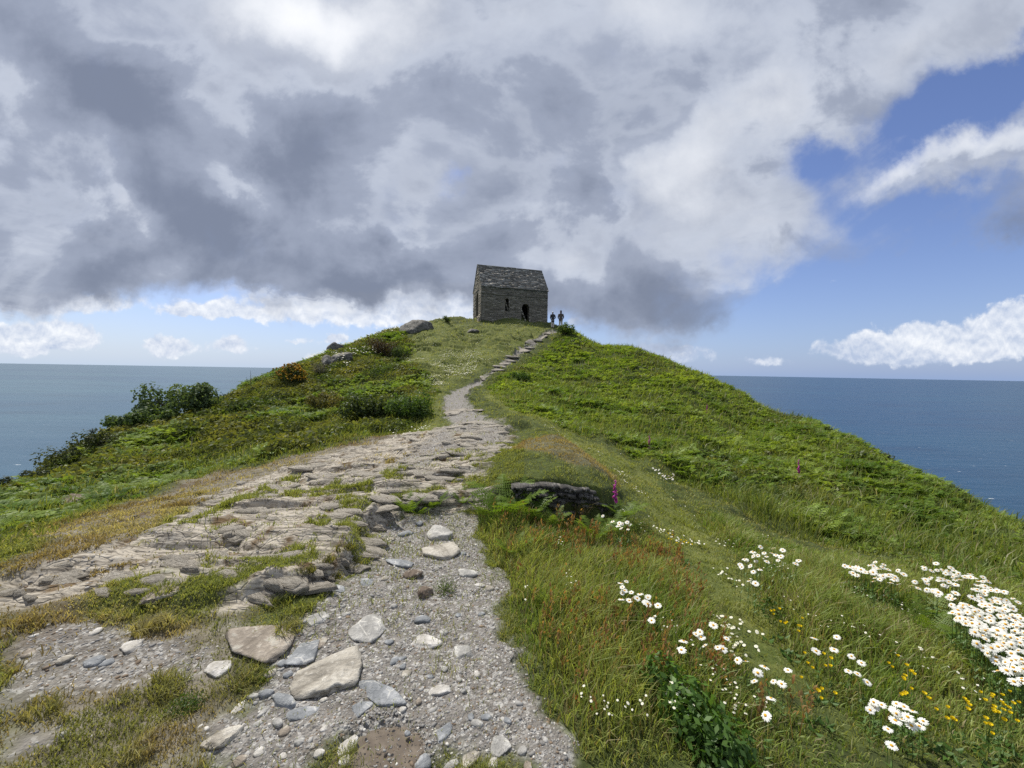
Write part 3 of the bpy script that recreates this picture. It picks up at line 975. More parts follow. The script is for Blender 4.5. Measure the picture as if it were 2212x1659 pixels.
def build_person(loc, rz, h, label, coat, coat_len, trouser, hair_c, hat, skin=(0.36, 0.22, 0.16), stride=0.0):
    k = h / 1.72
    ms = plain_material('skin', skin, .6, .08); mc = plain_material('coat_cloth', coat, .9, .25, 60); mt = plain_material('trouser_cloth', trouser, .9, .2, 60)
    mh = plain_material('hair', hair_c, .7, .3, 90); mb = plain_material('boot_leather', (0.05, 0.04, 0.03), .6)
    J, Ed, Rd = [], [], []

    def add(p, r, par=None):
        J.append((p[0] * k, p[1] * k, p[2] * k)); Rd.append(r * k if not isinstance(r, tuple) else (r[0] * k, r[1] * k)); i = len(J) - 1
        if par is not None: Ed.append((par, i))
        return i
    pel = add((0, 0, .93), (.13, .095)); wa = add((0, .0, 1.10), (.12, .09), pel); ch = add((0, .0, 1.30), (.145, .10), wa)
    nk = add((0, .01, 1.46), .052, ch); jw = add((0, .03, 1.55), .068, nk); hd = add((0, .025, 1.63), (.075, .09), jw); tp = add((0, .02, 1.695), .05, hd)
    add((0, .125, 1.60), .012, hd)                             # nose
    for s in (-1, 1):
        add((s * .082, .01, 1.60), .012, hd)                   # ears
        hp = add((s * .09, 0, .86), .085, pel)
        kn = add((s * .095, .03 + s * stride * .10, .49), .055, hp); an = add((s * .10, s * stride * .16 - .01, .09), .038, kn)
        add((s * .11, .13 + s * stride * .16, .035), .03, an)
        sh = add((s * .19, -.005, 1.40), .058, ch); eb = add((s * .245, -.06, 1.13), .042, sh); wr = add((s * .20, .13, 1.00), .028, eb)
        pa = add((s * .165, .19, .975), .03, wr)
        for q in range(4):
            f1 = add((s * (.15 - .012 * q), .225 - .008 * q, .985 - .018 * q), .009, pa); add((s * (.118 - .01 * q), .245 - .006 * q, .968 - .018 * q), .008, f1)
        add((s * .15, .195, 1.01), .009, pa)
    root = empty('person', loc, rz); tag(root, label, 'person', 'walkers by the chapel')
    link('body', skin_mesh('body', J, Ed, Rd, ms), root)
    # coat
    def sub(js, es, rs_, nm, mat, sb=2):
        return link(nm, skin_mesh(nm, [tuple(c * k for c in j) for j in js], es, [tuple(c * k for c in r) if isinstance(r, tuple) else r * k for r in rs_], mat, sb), root)
    zl = .93 - coat_len
    js = [(0, 0, .95), (0, 0, 1.12), (0, 0, 1.32), (0, .005, 1.445), (0, -.005, (zl + .95) / 2), (0, -.01, zl)]
    es = [(0, 1), (1, 2), (2, 3), (0, 4), (4, 5)]
    rs_ = [(.18, .135), (.165, .125), (.185, .135), (.085, .08), (.19, .14), (.20, .15)]
    for s in (-1, 1):
        b = len(js); js += [(s * .20, -.005, 1.39), (s * .25, -.06, 1.13), (s * .225, .10, 1.015)]; es += [(2, b), (b, b + 1), (b + 1, b + 2)]; rs_ += [.078, .064, .048]
    sub(js, es, rs_, 'coat', mc)
    # hood / collar roll
    sub([(0, -.10, 1.43), (-.09, -.05, 1.45), (.09, -.05, 1.45)], [(0, 1), (0, 2)], [.055, .05, .05], 'hood', mc)
    js = [(0, 0, .94)]; es = []; rs_ = [(.15, .115)]
    for s in (-1, 1):
        b = len(js); js += [(s * .09, 0, .84), (s * .095, .03 + s * stride * .10, .49), (s * .10, s * stride * .16 - .01, .10)]; es += [(0, b), (b, b + 1), (b + 1, b + 2)]; rs_ += [.105, .078, .062]
    sub(js, es, rs_, 'trousers', mt)
    for s in (-1, 1):
        y0 = s * stride * .16
        sub([(s * .10, y0 - .03, .055), (s * .105, y0 + .06, .045), (s * .112, y0 + .15, .035), (s * .10, y0 - .01, .11)], [(0, 1), (1, 2), (0, 3)], [.05, .046, .036, .045], 'boot', mb)
    if hat:
        mw = plain_material('white_knit', (0.72, 0.74, 0.76), .9, .1, 80)
        sub([(0, .005, 1.65), (0, .0, 1.70), (0, -.01, 1.735)], [(0, 1), (1, 2)], [(.105, .118), (.10, .11), .06], 'hat', mw)
        sub([(0, -.055, 1.59), (0, -.06, 1.53)], [(0, 1)], [(.07, .045), (.06, .035)], 'hair', mh)
    else:
        sub([(0, -.02, 1.64), (0, .0, 1.69), (0, -.045, 1.58)], [(0, 1), (0, 2)], [(.09, .09), (.075, .085), (.075, .05)], 'hair', mh)
    return root


def ground_at(x, y):
    return float(full_height(np.array([float(x)]), np.array([float(y)]))[0])


for px, py, dep, h, rz, lab, coat, cl, tr, hc, hat, stv in [
        (1193.5, 712, 36.4, 1.58, R(8), 'person in a white hat and long black coat seen from behind', (0.045, 0.045, 0.052), .32, (0.55, 0.50, 0.47), (0.25, 0.22, 0.19), True, .35),
        (1211, 710, 36.9, 1.74, R(-6), 'taller person in a short dark brown jacket and beige trousers', (0.120, 0.095, 0.085), .08, (0.60, 0.53, 0.44), (0.045, 0.022, 0.016), False, .2)]:
    p_ = at(px, py, dep)
    build_person((p_[0], p_[1], ground_at(p_[0], p_[1]) - .01), rz, h, lab, coat, cl, tr, hc, hat, stride=stv)


# ------------------------------------------------------------------ stones and rocks
def ico(sub):
    bm = bmesh.new(); bmesh.ops.create_icosphere(bm, subdivisions=sub, radius=1.0)
    v = np.array([w.co[:] for w in bm.verts]); f = np.array([[w.index for w in q.verts] for q in bm.faces]); bm.free()
    return v, f


ICO = {k: ico(k) for k in (1, 2, 3, 4, 5)}


def n3(p, s, seed):
    return (fbm(p[:, 0] * s + p[:, 2] * s * .7, p[:, 1] * s - p[:, 2] * s * .6, seed, 4) - .5)


def facet_rock(seed, sub=3, planes=14, flat=.45, layers=0.0, jag=.06, top=0.0):
    """broken stone: a ball cut by random planes, bedding steps optional; unit half-size"""
    r_ = np.random.default_rng(seed)
    v, f = ICO[sub]
    n = r_.normal(size=(planes, 3)); n[:, 2] *= .6; n /= np.linalg.norm(n, axis=1)[:, None]
    d = r_.uniform(.62, .98, planes)
    if top: n[0] = (r_.normal(0, .10), r_.normal(0, .10), 1); d[0] = top; n[1] = (.35, -.1, .93); d[1] = top * 1.12
    dots = v @ n.T
    rad = np.where(dots > .05, d / np.maximum(dots, .05), 9).min(1)
    rad = np.minimum(rad, 1.15) * (1 + jag * 2.0 * n3(v, 2.2, seed) + jag * 1.6 * n3(v, 5.0, seed + 3) + jag * n3(v, 13.0, seed + 5))
    p = v * rad[:, None]
    if layers:
        t = p[:, 2] * layers + n3(p, 1.1, seed + 9) * 1.2
        fr = t - np.floor(t)
        p[:, :2] *= (1 - .10 * ss(fr, .55, 1.0))[:, None]
        p[:, 2] = (np.floor(t) + ss(fr, .25, .75) - n3(p, 1.1, seed + 9) * 1.2) / layers
    p[:, 2] *= flat
    return p, f


def rock_material(name, dark, mid, light, lichen=0.0, band=(3, 9, 14), vein=0.0):
    m, nt, out = new_mat(name)
    p = obj_vec(nt)
    lay = noise(nt, mapped(nt, p, band, (0, 0, R(20))), 1.0, 7, .65, .4)
    n = noise(nt, p, 5, 7, .62); n2 = noise(nt, p, 38, 6, .65)
    c = mix(nt, (lay * .6 + n * .4).sstep(.36, .56), dark, mid)
    c = mix(nt, (n * .5 + n2 * .5).sstep(.48, .64), c, light)
    if lichen: c = mix(nt, noise(nt, p, 9, 7, .7).sstep(.55, .62) * lichen, c, (0.42, 0.42, 0.37))
    if vein:
        vd = E(nt, voronoi(nt, mapped(nt, p, (1, 1, .4)), 9, 'DISTANCE_TO_EDGE'))
        c = mix(nt, vd.sstep(.035, .005) * noise(nt, p, 14, 4).sstep(.45, .6) * vein, c, (0.66, 0.64, 0.58))
    principled(nt, out, c, .85, .25, bump(nt, lay * 1.0 + n2 * .8 + n * .7, .9, .016))
    return m


RM = {
    'pale': rock_material('pale_stone', (0.19, 0.17, 0.14), (0.40, 0.37, 0.315), (0.53, 0.50, 0.44), 0, (4, 14, 20)),
    'tan': rock_material('tan_stone', (0.16, 0.135, 0.108), (0.29, 0.25, 0.205), (0.42, 0.375, 0.315), .4),
    'grey': rock_material('blue_grey_stone', (0.16, 0.17, 0.18), (0.245, 0.255, 0.265), (0.37, 0.38, 0.39), 0, vein=.5),
    'veined': rock_material('veined_stone', (0.23, 0.225, 0.21), (0.37, 0.36, 0.34), (0.48, 0.47, 0.44), 0, vein=.7),
    'white': rock_material('quartz_stone', (0.34, 0.32, 0.28), (0.50, 0.48, 0.45), (0.62, 0.60, 0.57)),
    'brown': rock_material('rusty_stone', (0.07, 0.052, 0.040), (0.16, 0.125, 0.095), (0.34, 0.30, 0.25)),
    'dark': rock_material('dark_slate', (0.030, 0.028, 0.026), (0.085, 0.079, 0.072), (0.24, 0.225, 0.205), .3, (2, 3, 40)),
    'hillrock': rock_material('lichened_rock', (0.055, 0.052, 0.048), (0.135, 0.125, 0.110), (0.27, 0.26, 0.235), .6, (1.2, 3, 5)),
    'ledge': rock_material('bedrock_slab', (0.17, 0.150, 0.122), (0.40, 0.362, 0.300), (0.54, 0.50, 0.435), .3, (2.5, 12, 12)),
    'tread': rock_material('step_stone', (0.13, 0.115, 0.092), (0.24, 0.215, 0.18), (0.37, 0.34, 0.29), 0),
}


def stone_at(name, px, py, w, h, rot, mat, seed, thick=.35, sub=3, planes=14, layers=0.0, sink=.30, jag=.06, tilt=0.0, lift=0.0):
    q = hit(px, py)
    dep = q[1] * math.cos(R(1.83)) - (q[2] - CAM_Z) * math.sin(R(1.83))
    ang = math.atan2(CAM_Z - q[2], math.hypot(q[0], q[1]))
    rx = w * dep / F / 2
    ry = h * dep / F / 2 / max(.2, math.sin(ang))
    rz_ = thick * min(rx, ry) * .62
    v, f = facet_rock(seed, sub, planes, 1.0, layers, jag, .52)
    v = v * np.array([rx, ry, rz_ * 1.5]) / np.array([.88, .88, .9])
    me = np_mesh(name, v, f, RM[mat], smooth=False)
    face = math.atan2(-q[0], q[1])
    o = link(name, me)
    gz = ground_at(q[0], q[1])
    o.location = (q[0], q[1], gz + rz_ * (1 - 2 * sink) * .8 + lift)
    # lie on the slope
    e = .08
    dx = (ground_at(q[0] + e, q[1]) - ground_at(q[0] - e, q[1])) / (2 * e); dy = (ground_at(q[0], q[1] + e) - ground_at(q[0], q[1] - e)) / (2 * e)
    nrm = Vector((-dx * .5, -dy * .5, 1)).normalized()
    o.rotation_euler = (nrm.to_track_quat('Z', 'Y').to_matrix() @ Matrix.Rotation(face * .6, 3, 'Z') @ Matrix.Rotation(R(tilt), 3, 'X') @ Matrix.Rotation(R(rot), 3, 'Z')).to_euler()
    return o


BIG_STONES = [  # px, py, w, h, turn, tone, thickness, layers, label
    (563, 1386, 98, 76, -15, 'tan', .30, 0, 'large tan brown triangular stone half sunk beside a grass tuft on the path'),
    (720, 1458, 126, 74, 22, 'pale', .40, 5.5, 'largest pale cream stone with layered right edge on the gravel path'),
    (655, 1413, 60, 40, 25, 'grey', .4, 0, 'grey stone half buried between the tan triangular stone and the largest cream stone'),
    (686, 1393, 46, 20, 20, 'tan', .5, 0, 'narrow tan stone touching the half buried grey stone'),
    (687, 1339, 50, 18, -8, 'veined', .5, 0, 'long pale slab just above and right of the tan triangular stone'),
    (802, 1356, 76, 38, 6, 'veined', .35, 0, 'flat oblong pale stone with veins in the middle of the path'),
    (917, 1385, 48, 34, -12, 'white', .5, 0, 'angular creamy stone right of the flat veined oblong stone'),
    (823, 1505, 48, 70, 15, 'grey', .3, 0, 'bluish grey slab pointing at the muddy puddle'),
    (657, 1538, 40, 48, -20, 'grey', .3, 0, 'grey wedge shaped slab below the largest cream stone'),
    (616, 1515, 34, 38, -38, 'grey', .7, 4.0, 'thin layered grey shard standing on edge left of the grey wedge slab'),
    (779, 1533, 42, 24, 30, 'grey', .35, 0, 'curved pale grey sliver just left of the bluish slab'),
    (753, 1609, 46, 17, 2, 'white', .6, 0, 'bright white stone at the left edge of the muddy puddle'),
    (474, 1600, 50, 42, 12, 'pale', .6, 2.5, 'pale broken stone by the grass at the lower left of the path'),
    (515, 1521, 18, 28, 20, 'white', .6, 0, 'small upright white stone left of the layered grey shard'),
    (474, 1444, 46, 26, -5, 'white', .5, 0, 'white stone lying in the dry turf below the tan triangular stone'),
    (951, 1160, 46, 32, -10, 'veined', 1.0, 0, 'grey and white faceted stone furthest up the gravel path'),
    (949, 1196, 78, 30, -4, 'pale', .45, 0, 'flat cream stone with pointed ends below the faceted stone'),
    (866, 1220, 30, 29, 10, 'grey', .35, 0, 'square blue grey slab left of the flat cream stone'),
    (999, 1412, 44, 25, 0, 'veined', .45, 0, 'whitish grey stone at the right side of the path'),
    (953, 1501, 46, 18, 35, 'white', .55, 0, 'long pale stone lying diagonally above the puddle'),
    (960, 1586, 28, 34, -35, 'grey', .4, 0, 'grey white stone right of the puddle'),
    (1083, 1608, 42, 28, -10, 'veined', .5, 0, 'rough grey stone nearest the right hand grass at the bottom of the path'),
    (1013, 1637, 26, 38, -18, 'pale', .6, 0, 'upright cream stone at the bottom edge of the path'),
    (918, 1280, 36, 14, 38, 'brown', 1.2, 3.0, 'tilted dark shard with a pale side beside the leafy weed in the path'),
    (893, 1242, 34, 18, 15, 'brown', .7, 3.0, 'crumbling brown rock poking out of the gravel'),
    (283, 1392, 42, 18, 0, 'white', .5, 0, 'whitish stone on the stony patch at the left'),
    (344, 1290, 54, 17, 0, 'tan', .8, 3.0, 'blocky tan stone at the foot of the rock ledges'),
    (718, 1270, 30, 26, -30, 'grey', .3, 0, 'grey flat stone beside the ledges at the left margin of the path'),
    (790, 1256, 40, 14, 5, 'grey', .3, 0, 'thin grey slab lying just right of the flat grey stone by the ledges'),
    (1013, 1243, 30, 22, 0, 'veined', .5, 0, 'pale stone right of the leafy weed in the path'),
]
for i, (px, py, w, h, rot, mt, th, ly, lab) in enumerate(BIG_STONES):
    o = stone_at('path_stone', px, py, w, h, rot, mt, 100 + i * 7, th, 4 if w > 40 else 3, 13 + i % 5, ly, .42, .06)
    tag(o, lab, 'stone', 'larger stones on the path')
SMALL = [(570, 1533, 14, 18), (615, 1578, 22, 18), (575, 1494, 24, 16), (912, 1339, 36, 14), (1018, 1559, 16, 14), (1050, 1556, 20, 14), (1030, 1571, 20, 16), (870, 1443, 14, 12), (868, 1425, 13, 11), (1037, 1269, 14, 13), (1058, 1276, 17, 9),
         (874, 1153, 32, 9), (844, 1164, 20, 8), (916, 1650, 34, 22), (974, 1646, 18, 24), (742, 1649, 22, 18), (141, 1424, 26, 14), (60, 1413, 24, 13), (229, 1431, 22, 12), (207, 1364, 20, 12), (200, 1430, 34, 14), (790, 1383, 16, 12), (840, 1388, 15, 11),
         (852, 1430, 18, 20), (880, 1462, 22, 14), (700, 1578, 14, 12), (640, 1480, 18, 12), (600, 1560, 20, 14), (555, 1560, 16, 12), (545, 1500, 14, 16), (690, 1628, 18, 14), (560, 1625, 20, 16), (610, 1630, 16, 14), (648, 1605, 18, 14), (520, 1640, 26, 20), (870, 1535, 16, 12),
         (905, 1520, 14, 12), (1000, 1500, 16, 12), (1030, 1460, 14, 11), (960, 1450, 14, 11), (930, 1470, 12, 10), (1060, 1500, 14, 10), (1095, 1560, 14, 12), (1130, 1620, 20, 14), (880, 1590, 12, 10), (1065, 1650, 22, 16), (1140, 1650, 22, 16), (770, 1440, 15, 12), (745, 1330, 14, 9),
         (850, 1310, 14, 8), (990, 1330, 14, 8), (960, 1365, 16, 10), (640, 1360, 20, 12), (610, 1430, 22, 14), (585, 1450, 20, 14), (620, 1455, 18, 12), (700, 1510, 14, 12), (735, 1240, 16, 8), (830, 1250, 14, 8), (1040, 1330, 14, 8), (1000, 1200, 14, 7), (905, 1130, 16, 7)]
small_meshes = None
for i, (px, py, w, h) in enumerate(SMALL):
    o = stone_at('loose_stone', px, py, w, h, random.uniform(0, 180), random.choice(['grey', 'veined', 'pale', 'white', 'grey', 'veined', 'tan']), 900 + i * 3, random.uniform(.45, .8), 2, 12, 0, .38, .05)
    tag(o, 'small loose pale or grey stone lying among the gravel', 'stone', 'small loose stones among the gravel')

# steps up to the chapel
STEPS = [(1046, 817, 26), (1056, 811, 28), (1064, 804, 28), (1076, 797, 34), (1083, 790, 34), (1091, 783, 30), (1101, 776, 34), (1109, 770, 30), (1118, 764, 30), (1128, 757, 34), (1138, 749, 32), (1148, 742, 32), (1160, 735, 26), (1172, 728, 24), (1184, 721, 22)]
for i, (px, py, w) in enumerate(STEPS):
    o = stone_at('path_step', px, py, w * random.uniform(.6, 1.05), random.uniform(3.5, 6), random.uniform(-10, 14), 'tread', 400 + i, .26, 3, 10, 0, .38, .07)
    tag(o, 'rough pale stone tread of the stepped path climbing to the chapel', 'step', 'stone steps of the path')


def boulder(name, px, py, w, h, depth_m, mat, seed, label, rot=0, tilt=0, sub=4, layers=0.0, sink=.25):
    q = hit(px, py + h * .35)
    dep = q[1]
    rx = w * dep / F / 2; rz_ = h * dep / F / 2 * 1.15
    v, f = facet_rock(seed, sub, 12, 1.0, layers, .09)
    v = v * np.array([rx, depth_m, rz_]) * 1.08
    o = link(name, np_mesh(name, v, f, RM[mat], smooth=False))
    o.location = (q[0], q[1] + depth_m * .5, ground_at(q[0], q[1]) + rz_ * (1 - 2 * sink)); o.rotation_euler = (0, R(tilt), R(rot))
    tag(o, label, 'rock')
    return o


boulder('boulder', 903, 706, 76, 30, 1.0, 'hillrock', 21, 'big grey lichened boulder on the skyline left of the chapel', layers=0, tilt=6)
boulder('rock_outcrop', 733, 775, 44, 24, .8, 'hillrock', 33, 'leaning dark grey rock slab on the left hillside below the white flowers', tilt=-30, sink=.3)
boulder('rock_outcrop', 702, 786, 22, 26, .5, 'hillrock', 35, 'smaller pale faced rock left of the leaning dark slab', tilt=-20, sink=.15)
boulder('rock_outcrop', 722, 756, 36, 22, .6, 'hillrock', 38, 'rock jutting above the leaning dark slab near the white flowers', tilt=-30, sink=.15)
boulder('half_buried_rock', 1021, 718, 26, 9, .5, 'hillrock', 41, 'low dark rock lying in the lawn below the chapel', sink=.3)
boulder('mossy_rock', 150, 1092, 100, 26, .35, 'brown', 47, 'low mossy brown rock in rusty grass at the left edge of the bracken', layers=3, sink=.25)
for k, (px, py, w, h, lab) in enumerate([(985, 892, 52, 11, 'low flat ledge of pale rock across the dirt path'), (1010, 913, 34, 8, 'pale rock slab sunk in the worn dirt of the path'), (1030, 886, 30, 7, 'thin dark edged rock rib at the right of the dirt path')]):
    o = stone_at('flat_rock', px, py, w, h, 4, 'tread', 520 + k, .25, 4, 12, 4, .25, .06); tag(o, lab, 'rock')


def rock_slabs():
    """broken plates of the bedrock lying along the bedding"""
    g = np.random.default_rng(77)
    tp = []
    for q in range(12):
        r_ = np.random.default_rng(820 + q); m_ = int(r_.integers(5, 9))
        a = np.sort(np.linspace(0, 6.283, m_, endpoint=False) + r_.uniform(-.3, .3, m_)); rr = r_.uniform(.7, 1.1, m_)
        rings = []
        for z, k in ((-1, 1.0), (-.1, 1.04), (.35, 1.0), (.42, .86), (.85, .80), (1.0, .62)):
            jt = r_.uniform(-.06, .06, m_)
            rings.append(np.stack([np.cos(a) * rr * (k + jt), np.sin(a) * rr * (k + jt), np.full(m_, z) + r_.uniform(-.10, .10, m_) + np.cos(a) * .25 * (z > 0)], 1))
        v = np.concatenate(rings + [[[r_.uniform(-.15, .15), r_.uniform(-.15, .15), 1.02]]])
        f = []
        for l_ in range(5):
            for k in range(m_):
                A, B = l_ * m_ + k, l_ * m_ + (k + 1) % m_; f += [(A, B, B + m_), (A, B + m_, A + m_)]
        f += [(5 * m_ + k, 5 * m_ + (k + 1) % m_, 6 * m_) for k in range(m_)]
        tp.append(np_mesh('bedrock_plate', v, f, RM['ledge'], smooth=False))
    px = list(scatter_poly(1500, Z_ROCK, 78)[0:2]); X, Y = px
    keepers = []
    for x, y in zip(X, Y):
        r = math.hypot(x, y)
        if g.random() > min(1.0, 6.0 / r ** 1.5) or fbm(np.array([x * 1.3]), np.array([y * 1.3]), 88, 3)[0] < .45 or len(keepers) > 190: continue
        keepers.append((x, y, r, .0))
    e = np.concatenate([np.linspace(0, 1, 11)])
    line = [hit(a, b) for a, b in [(520, 1300), (640, 1275), (700, 1258), (765, 1215), (782, 1165), (800, 1135), (868, 1100), (940, 1092), (1010, 1082)]]
    for i in range(len(line) - 1):
        for t in (.0, .2, .4, .6, .8):
            p_ = line[i] * (1 - t) + line[i + 1] * t
            keepers.append((p_[0] + g.normal(0, .03), p_[1] + .07 + g.normal(0, .03), math.hypot(p_[0], p_[1]), 1.0))
    for x, y, r, ed in keepers:
        L = g.uniform(.05, .15) * (1 + .07 * r); W = L * g.uniform(.25, .5); L *= 1.3 if ed else 1; H = g.uniform(.010, .022) * (1.15 if ed else 1) * (1 + .05 * r)
        o = link('bedrock_plate', tp[int(g.integers(0, 12))])
        o.location = (x, y, ground_at(x, y) + H * .15 - (.05 * g.random() if ed else 0)); o.scale = (L, W, H)
        o.rotation_euler = (R(g.normal(9, 7)), R(g.normal(0, 5)), R(g.normal(-10, 10)))
        if ed: tag(o, 'jagged slate plate along the lower edge of the bedrock above the gravel path', 'rock', 'slate plates along the bedrock edge')
        else: tag(o, 'weathered slate plate standing proud of the pale bedrock left of the path', 'rock', 'slate plates on the bedrock')


def bank_rock():
    r_ = np.random.default_rng(3)
    a = hit(1085, 1112); b = hit(1350, 1116)
    parts = []
    n = 70
    for k in range(14):
        c0, c1 = (k - 1.0) / 13, (k + r_.uniform(-.1, .15)) / 13
        t = np.linspace(.02 + .012 * k * r_.random(), 1.04 - .020 * k - r_.uniform(0, .10), n)
        x = a[0] + (b[0] - a[0]) * t; yb = a[1] + (b[1] - a[1]) * t + .13 + np.abs(t - .5) * .10
        hh = bank_h(x) * 1.0 + .015; z0 = a[2] * (1 - t) + b[2] * t - .03
        out = .10 + .10 * (k / 13.0) ** 1.3 + r_.uniform(-.035, .035)
        front = yb - out - (fbm(t * 20, t * 0 + k * .9, 3, 5, .65) - .5) * .24
        back = yb + .30
        wob = (fbm(t * 4, t * 0 + k * .3, 8, 3) - .5) * .05
        zb = z0 + hh * c0 + wob; zt_ = z0 + hh * c1 + wob + .012 * (fbm(t * 9, t * 0 + k, 12, 3) - .5)
        v = np.concatenate([np.stack([x, front, zb], 1), np.stack([x, front + .008, zt_], 1), np.stack([x, back, zt_ - .02], 1), np.stack([x, back, zb - .02], 1)])
        i = np.arange(n - 1)
        f = np.concatenate([np.stack([i + p * n, i + 1 + p * n, i + 1 + ((p + 1) % 4) * n, i + ((p + 1) % 4) * n], 1) for p in range(4)])
        caps = np.array([[0, n, 2 * n, 3 * n], [n - 1, 4 * n - 1, 3 * n - 1, 2 * n - 1]])
        parts.append((v, np.concatenate([f, caps])))
    v, f, _ = join(parts)
    o = link('bank_rock', np_mesh('bank_rock', v, f, RM['dark'], smooth=False))
    tag(o, 'dark layered slate rock face jutting out of the bank behind the fern', 'rock')


bank_rock()


# ------------------------------------------------------------------ scattering
def scatter(n, r0, r1, a0=-58, a1=58, cap=1e9, seed=0):
    """points spread evenly over bearing and log distance, thinned to at most cap per square metre"""
    g = np.random.default_rng(seed)
    a = np.radians(g.uniform(a0, a1, n)); r = np.exp(g.uniform(math.log(r0), math.log(r1), n))
    dens = n / (math.radians(a1 - a0) * math.log(r1 / r0)) / r ** 2
    k = g.random(n) < np.minimum(1, cap / dens)
    return np.sin(a[k]) * r[k], np.cos(a[k]) * r[k], r[k]


def scatter_poly(n, poly, seed=0):
    g = np.random.default_rng(seed)
    lo, hi = poly.min(0), poly.max(0)
    x = g.uniform(lo[0], hi[0], n); y = g.uniform(lo[1], hi[1], n)
    k = sdf(x, y, poly) > 0
    return x[k], y[k]


def leaf_material(name, trans=.50, gloss=.02, rough=.5):
    m, nt, out = new_mat(name)
    c = attr(nt, 'col').outputs['Color']
    d = nt.nodes.new('ShaderNodeBsdfDiffuse'); t = nt.nodes.new('ShaderNodeBsdfTranslucent'); g = nt.nodes.new('ShaderNodeBsdfGlossy')
    nt.links.new(c, d.inputs[0])
    tc_ = mix(nt, 1.0, c, (1.25, 1.20, .6), 'MULTIPLY'); nt.links.new(tc_, t.inputs[0])
    g.inputs[0].default_value = (.9, .95, .9, 1); g.inputs['Roughness'].default_value = rough
    a = nt.nodes.new('ShaderNodeMixShader'); a.inputs[0].default_value = trans
    nt.links.new(d.outputs[0], a.inputs[1]); nt.links.new(t.outputs[0], a.inputs[2])
    b = nt.nodes.new('ShaderNodeMixShader'); b.inputs[0].default_value = gloss
    nt.links.new(a.outputs[0], b.inputs[1]); nt.links.new(g.outputs[0], b.inputs[2])
    nt.links.new(b.outputs[0], out.inputs[0])
    return m


M_LEAF = leaf_material('leaf_tissue')
M_GRASS = leaf_material('grass_blades', .50, .02, .5)
M_PETAL = leaf_material('flower_petals', .25, .02)
M_STEM = leaf_material('green_stems', .1, .03)


def rotz(v, a):
    c, s = np.cos(a), np.sin(a)
    return np.stack([v[..., 0] * c - v[..., 1] * s, v[..., 0] * s + v[..., 1] * c, v[..., 2]], -1)


def instance(tpls, pos, yaw, scale, col, seed=0, shade=None, tilt=None):
    """many copies of several templates merged as one ground-cover mesh. tpl = (v, f, shade)"""
    g = np.random.default_rng(seed)
    n = len(pos)
    which = g.integers(0, len(tpls), n)
    parts = []
    for k, (tv, tf, ts) in enumerate(tpls):
        idx = np.nonzero(which == k)[0]
        if len(idx) == 0: continue
        v = tv[None] * scale[idx][:, None, None] if scale.ndim == 1 else tv[None] * scale[idx][:, None, :]
        v = rotz(v, yaw[idx][:, None])
        if tilt is not None:
            v = v + v[..., 2:3] * tilt[idx][:, None, :]
        v = v + pos[idx][:, None, :]
        f = tf[None] + (np.arange(len(idx)) * len(tv))[:, None, None]
        c = col[idx][:, None, :] * ts[None, :, None] if ts.ndim == 1 else col[idx][:, None, :] * ts[None]
        parts.append((v.reshape(-1, 3), f.reshape(-1, 3), c.reshape(-1, 3)))
    return join(parts)


def blades(x, y, z, length, width, lean, col, seed=0, tipcol=None):
    g = np.random.default_rng(seed); n = len(x)
    yaw = g.uniform(0, 2 * math.pi, n); ly = g.uniform(0, 2 * math.pi, n)
    dx, dy = np.cos(yaw) * width / 2, np.sin(yaw) * width / 2
    bend = lean * length
    # the sea wind lays the grass over to the right
    ox = np.cos(ly) * bend + .25 * length * .6; oy = np.sin(ly) * bend
    P = np.stack([x, y, z], 1); Dv = np.stack([dx, dy, np.zeros(n)], 1)
    mid = P + np.stack([ox * .35, oy * .35, length * .6], 1)
    tip = P + np.stack([ox, oy, length * np.sqrt(np.clip(1 - (lean * .8) ** 2, .15, 1))], 1)
    V = np.stack([P - Dv, P + Dv, mid - Dv * .75, mid + Dv * .75, tip], 1).reshape(-1, 3)
    F_ = np.array([[0, 1, 3], [0, 3, 2], [2, 3, 4]])[None] + (np.arange(n) * 5)[:, None, None]
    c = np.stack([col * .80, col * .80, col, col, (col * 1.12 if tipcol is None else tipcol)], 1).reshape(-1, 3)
    return V, F_.reshape(-1, 3), c


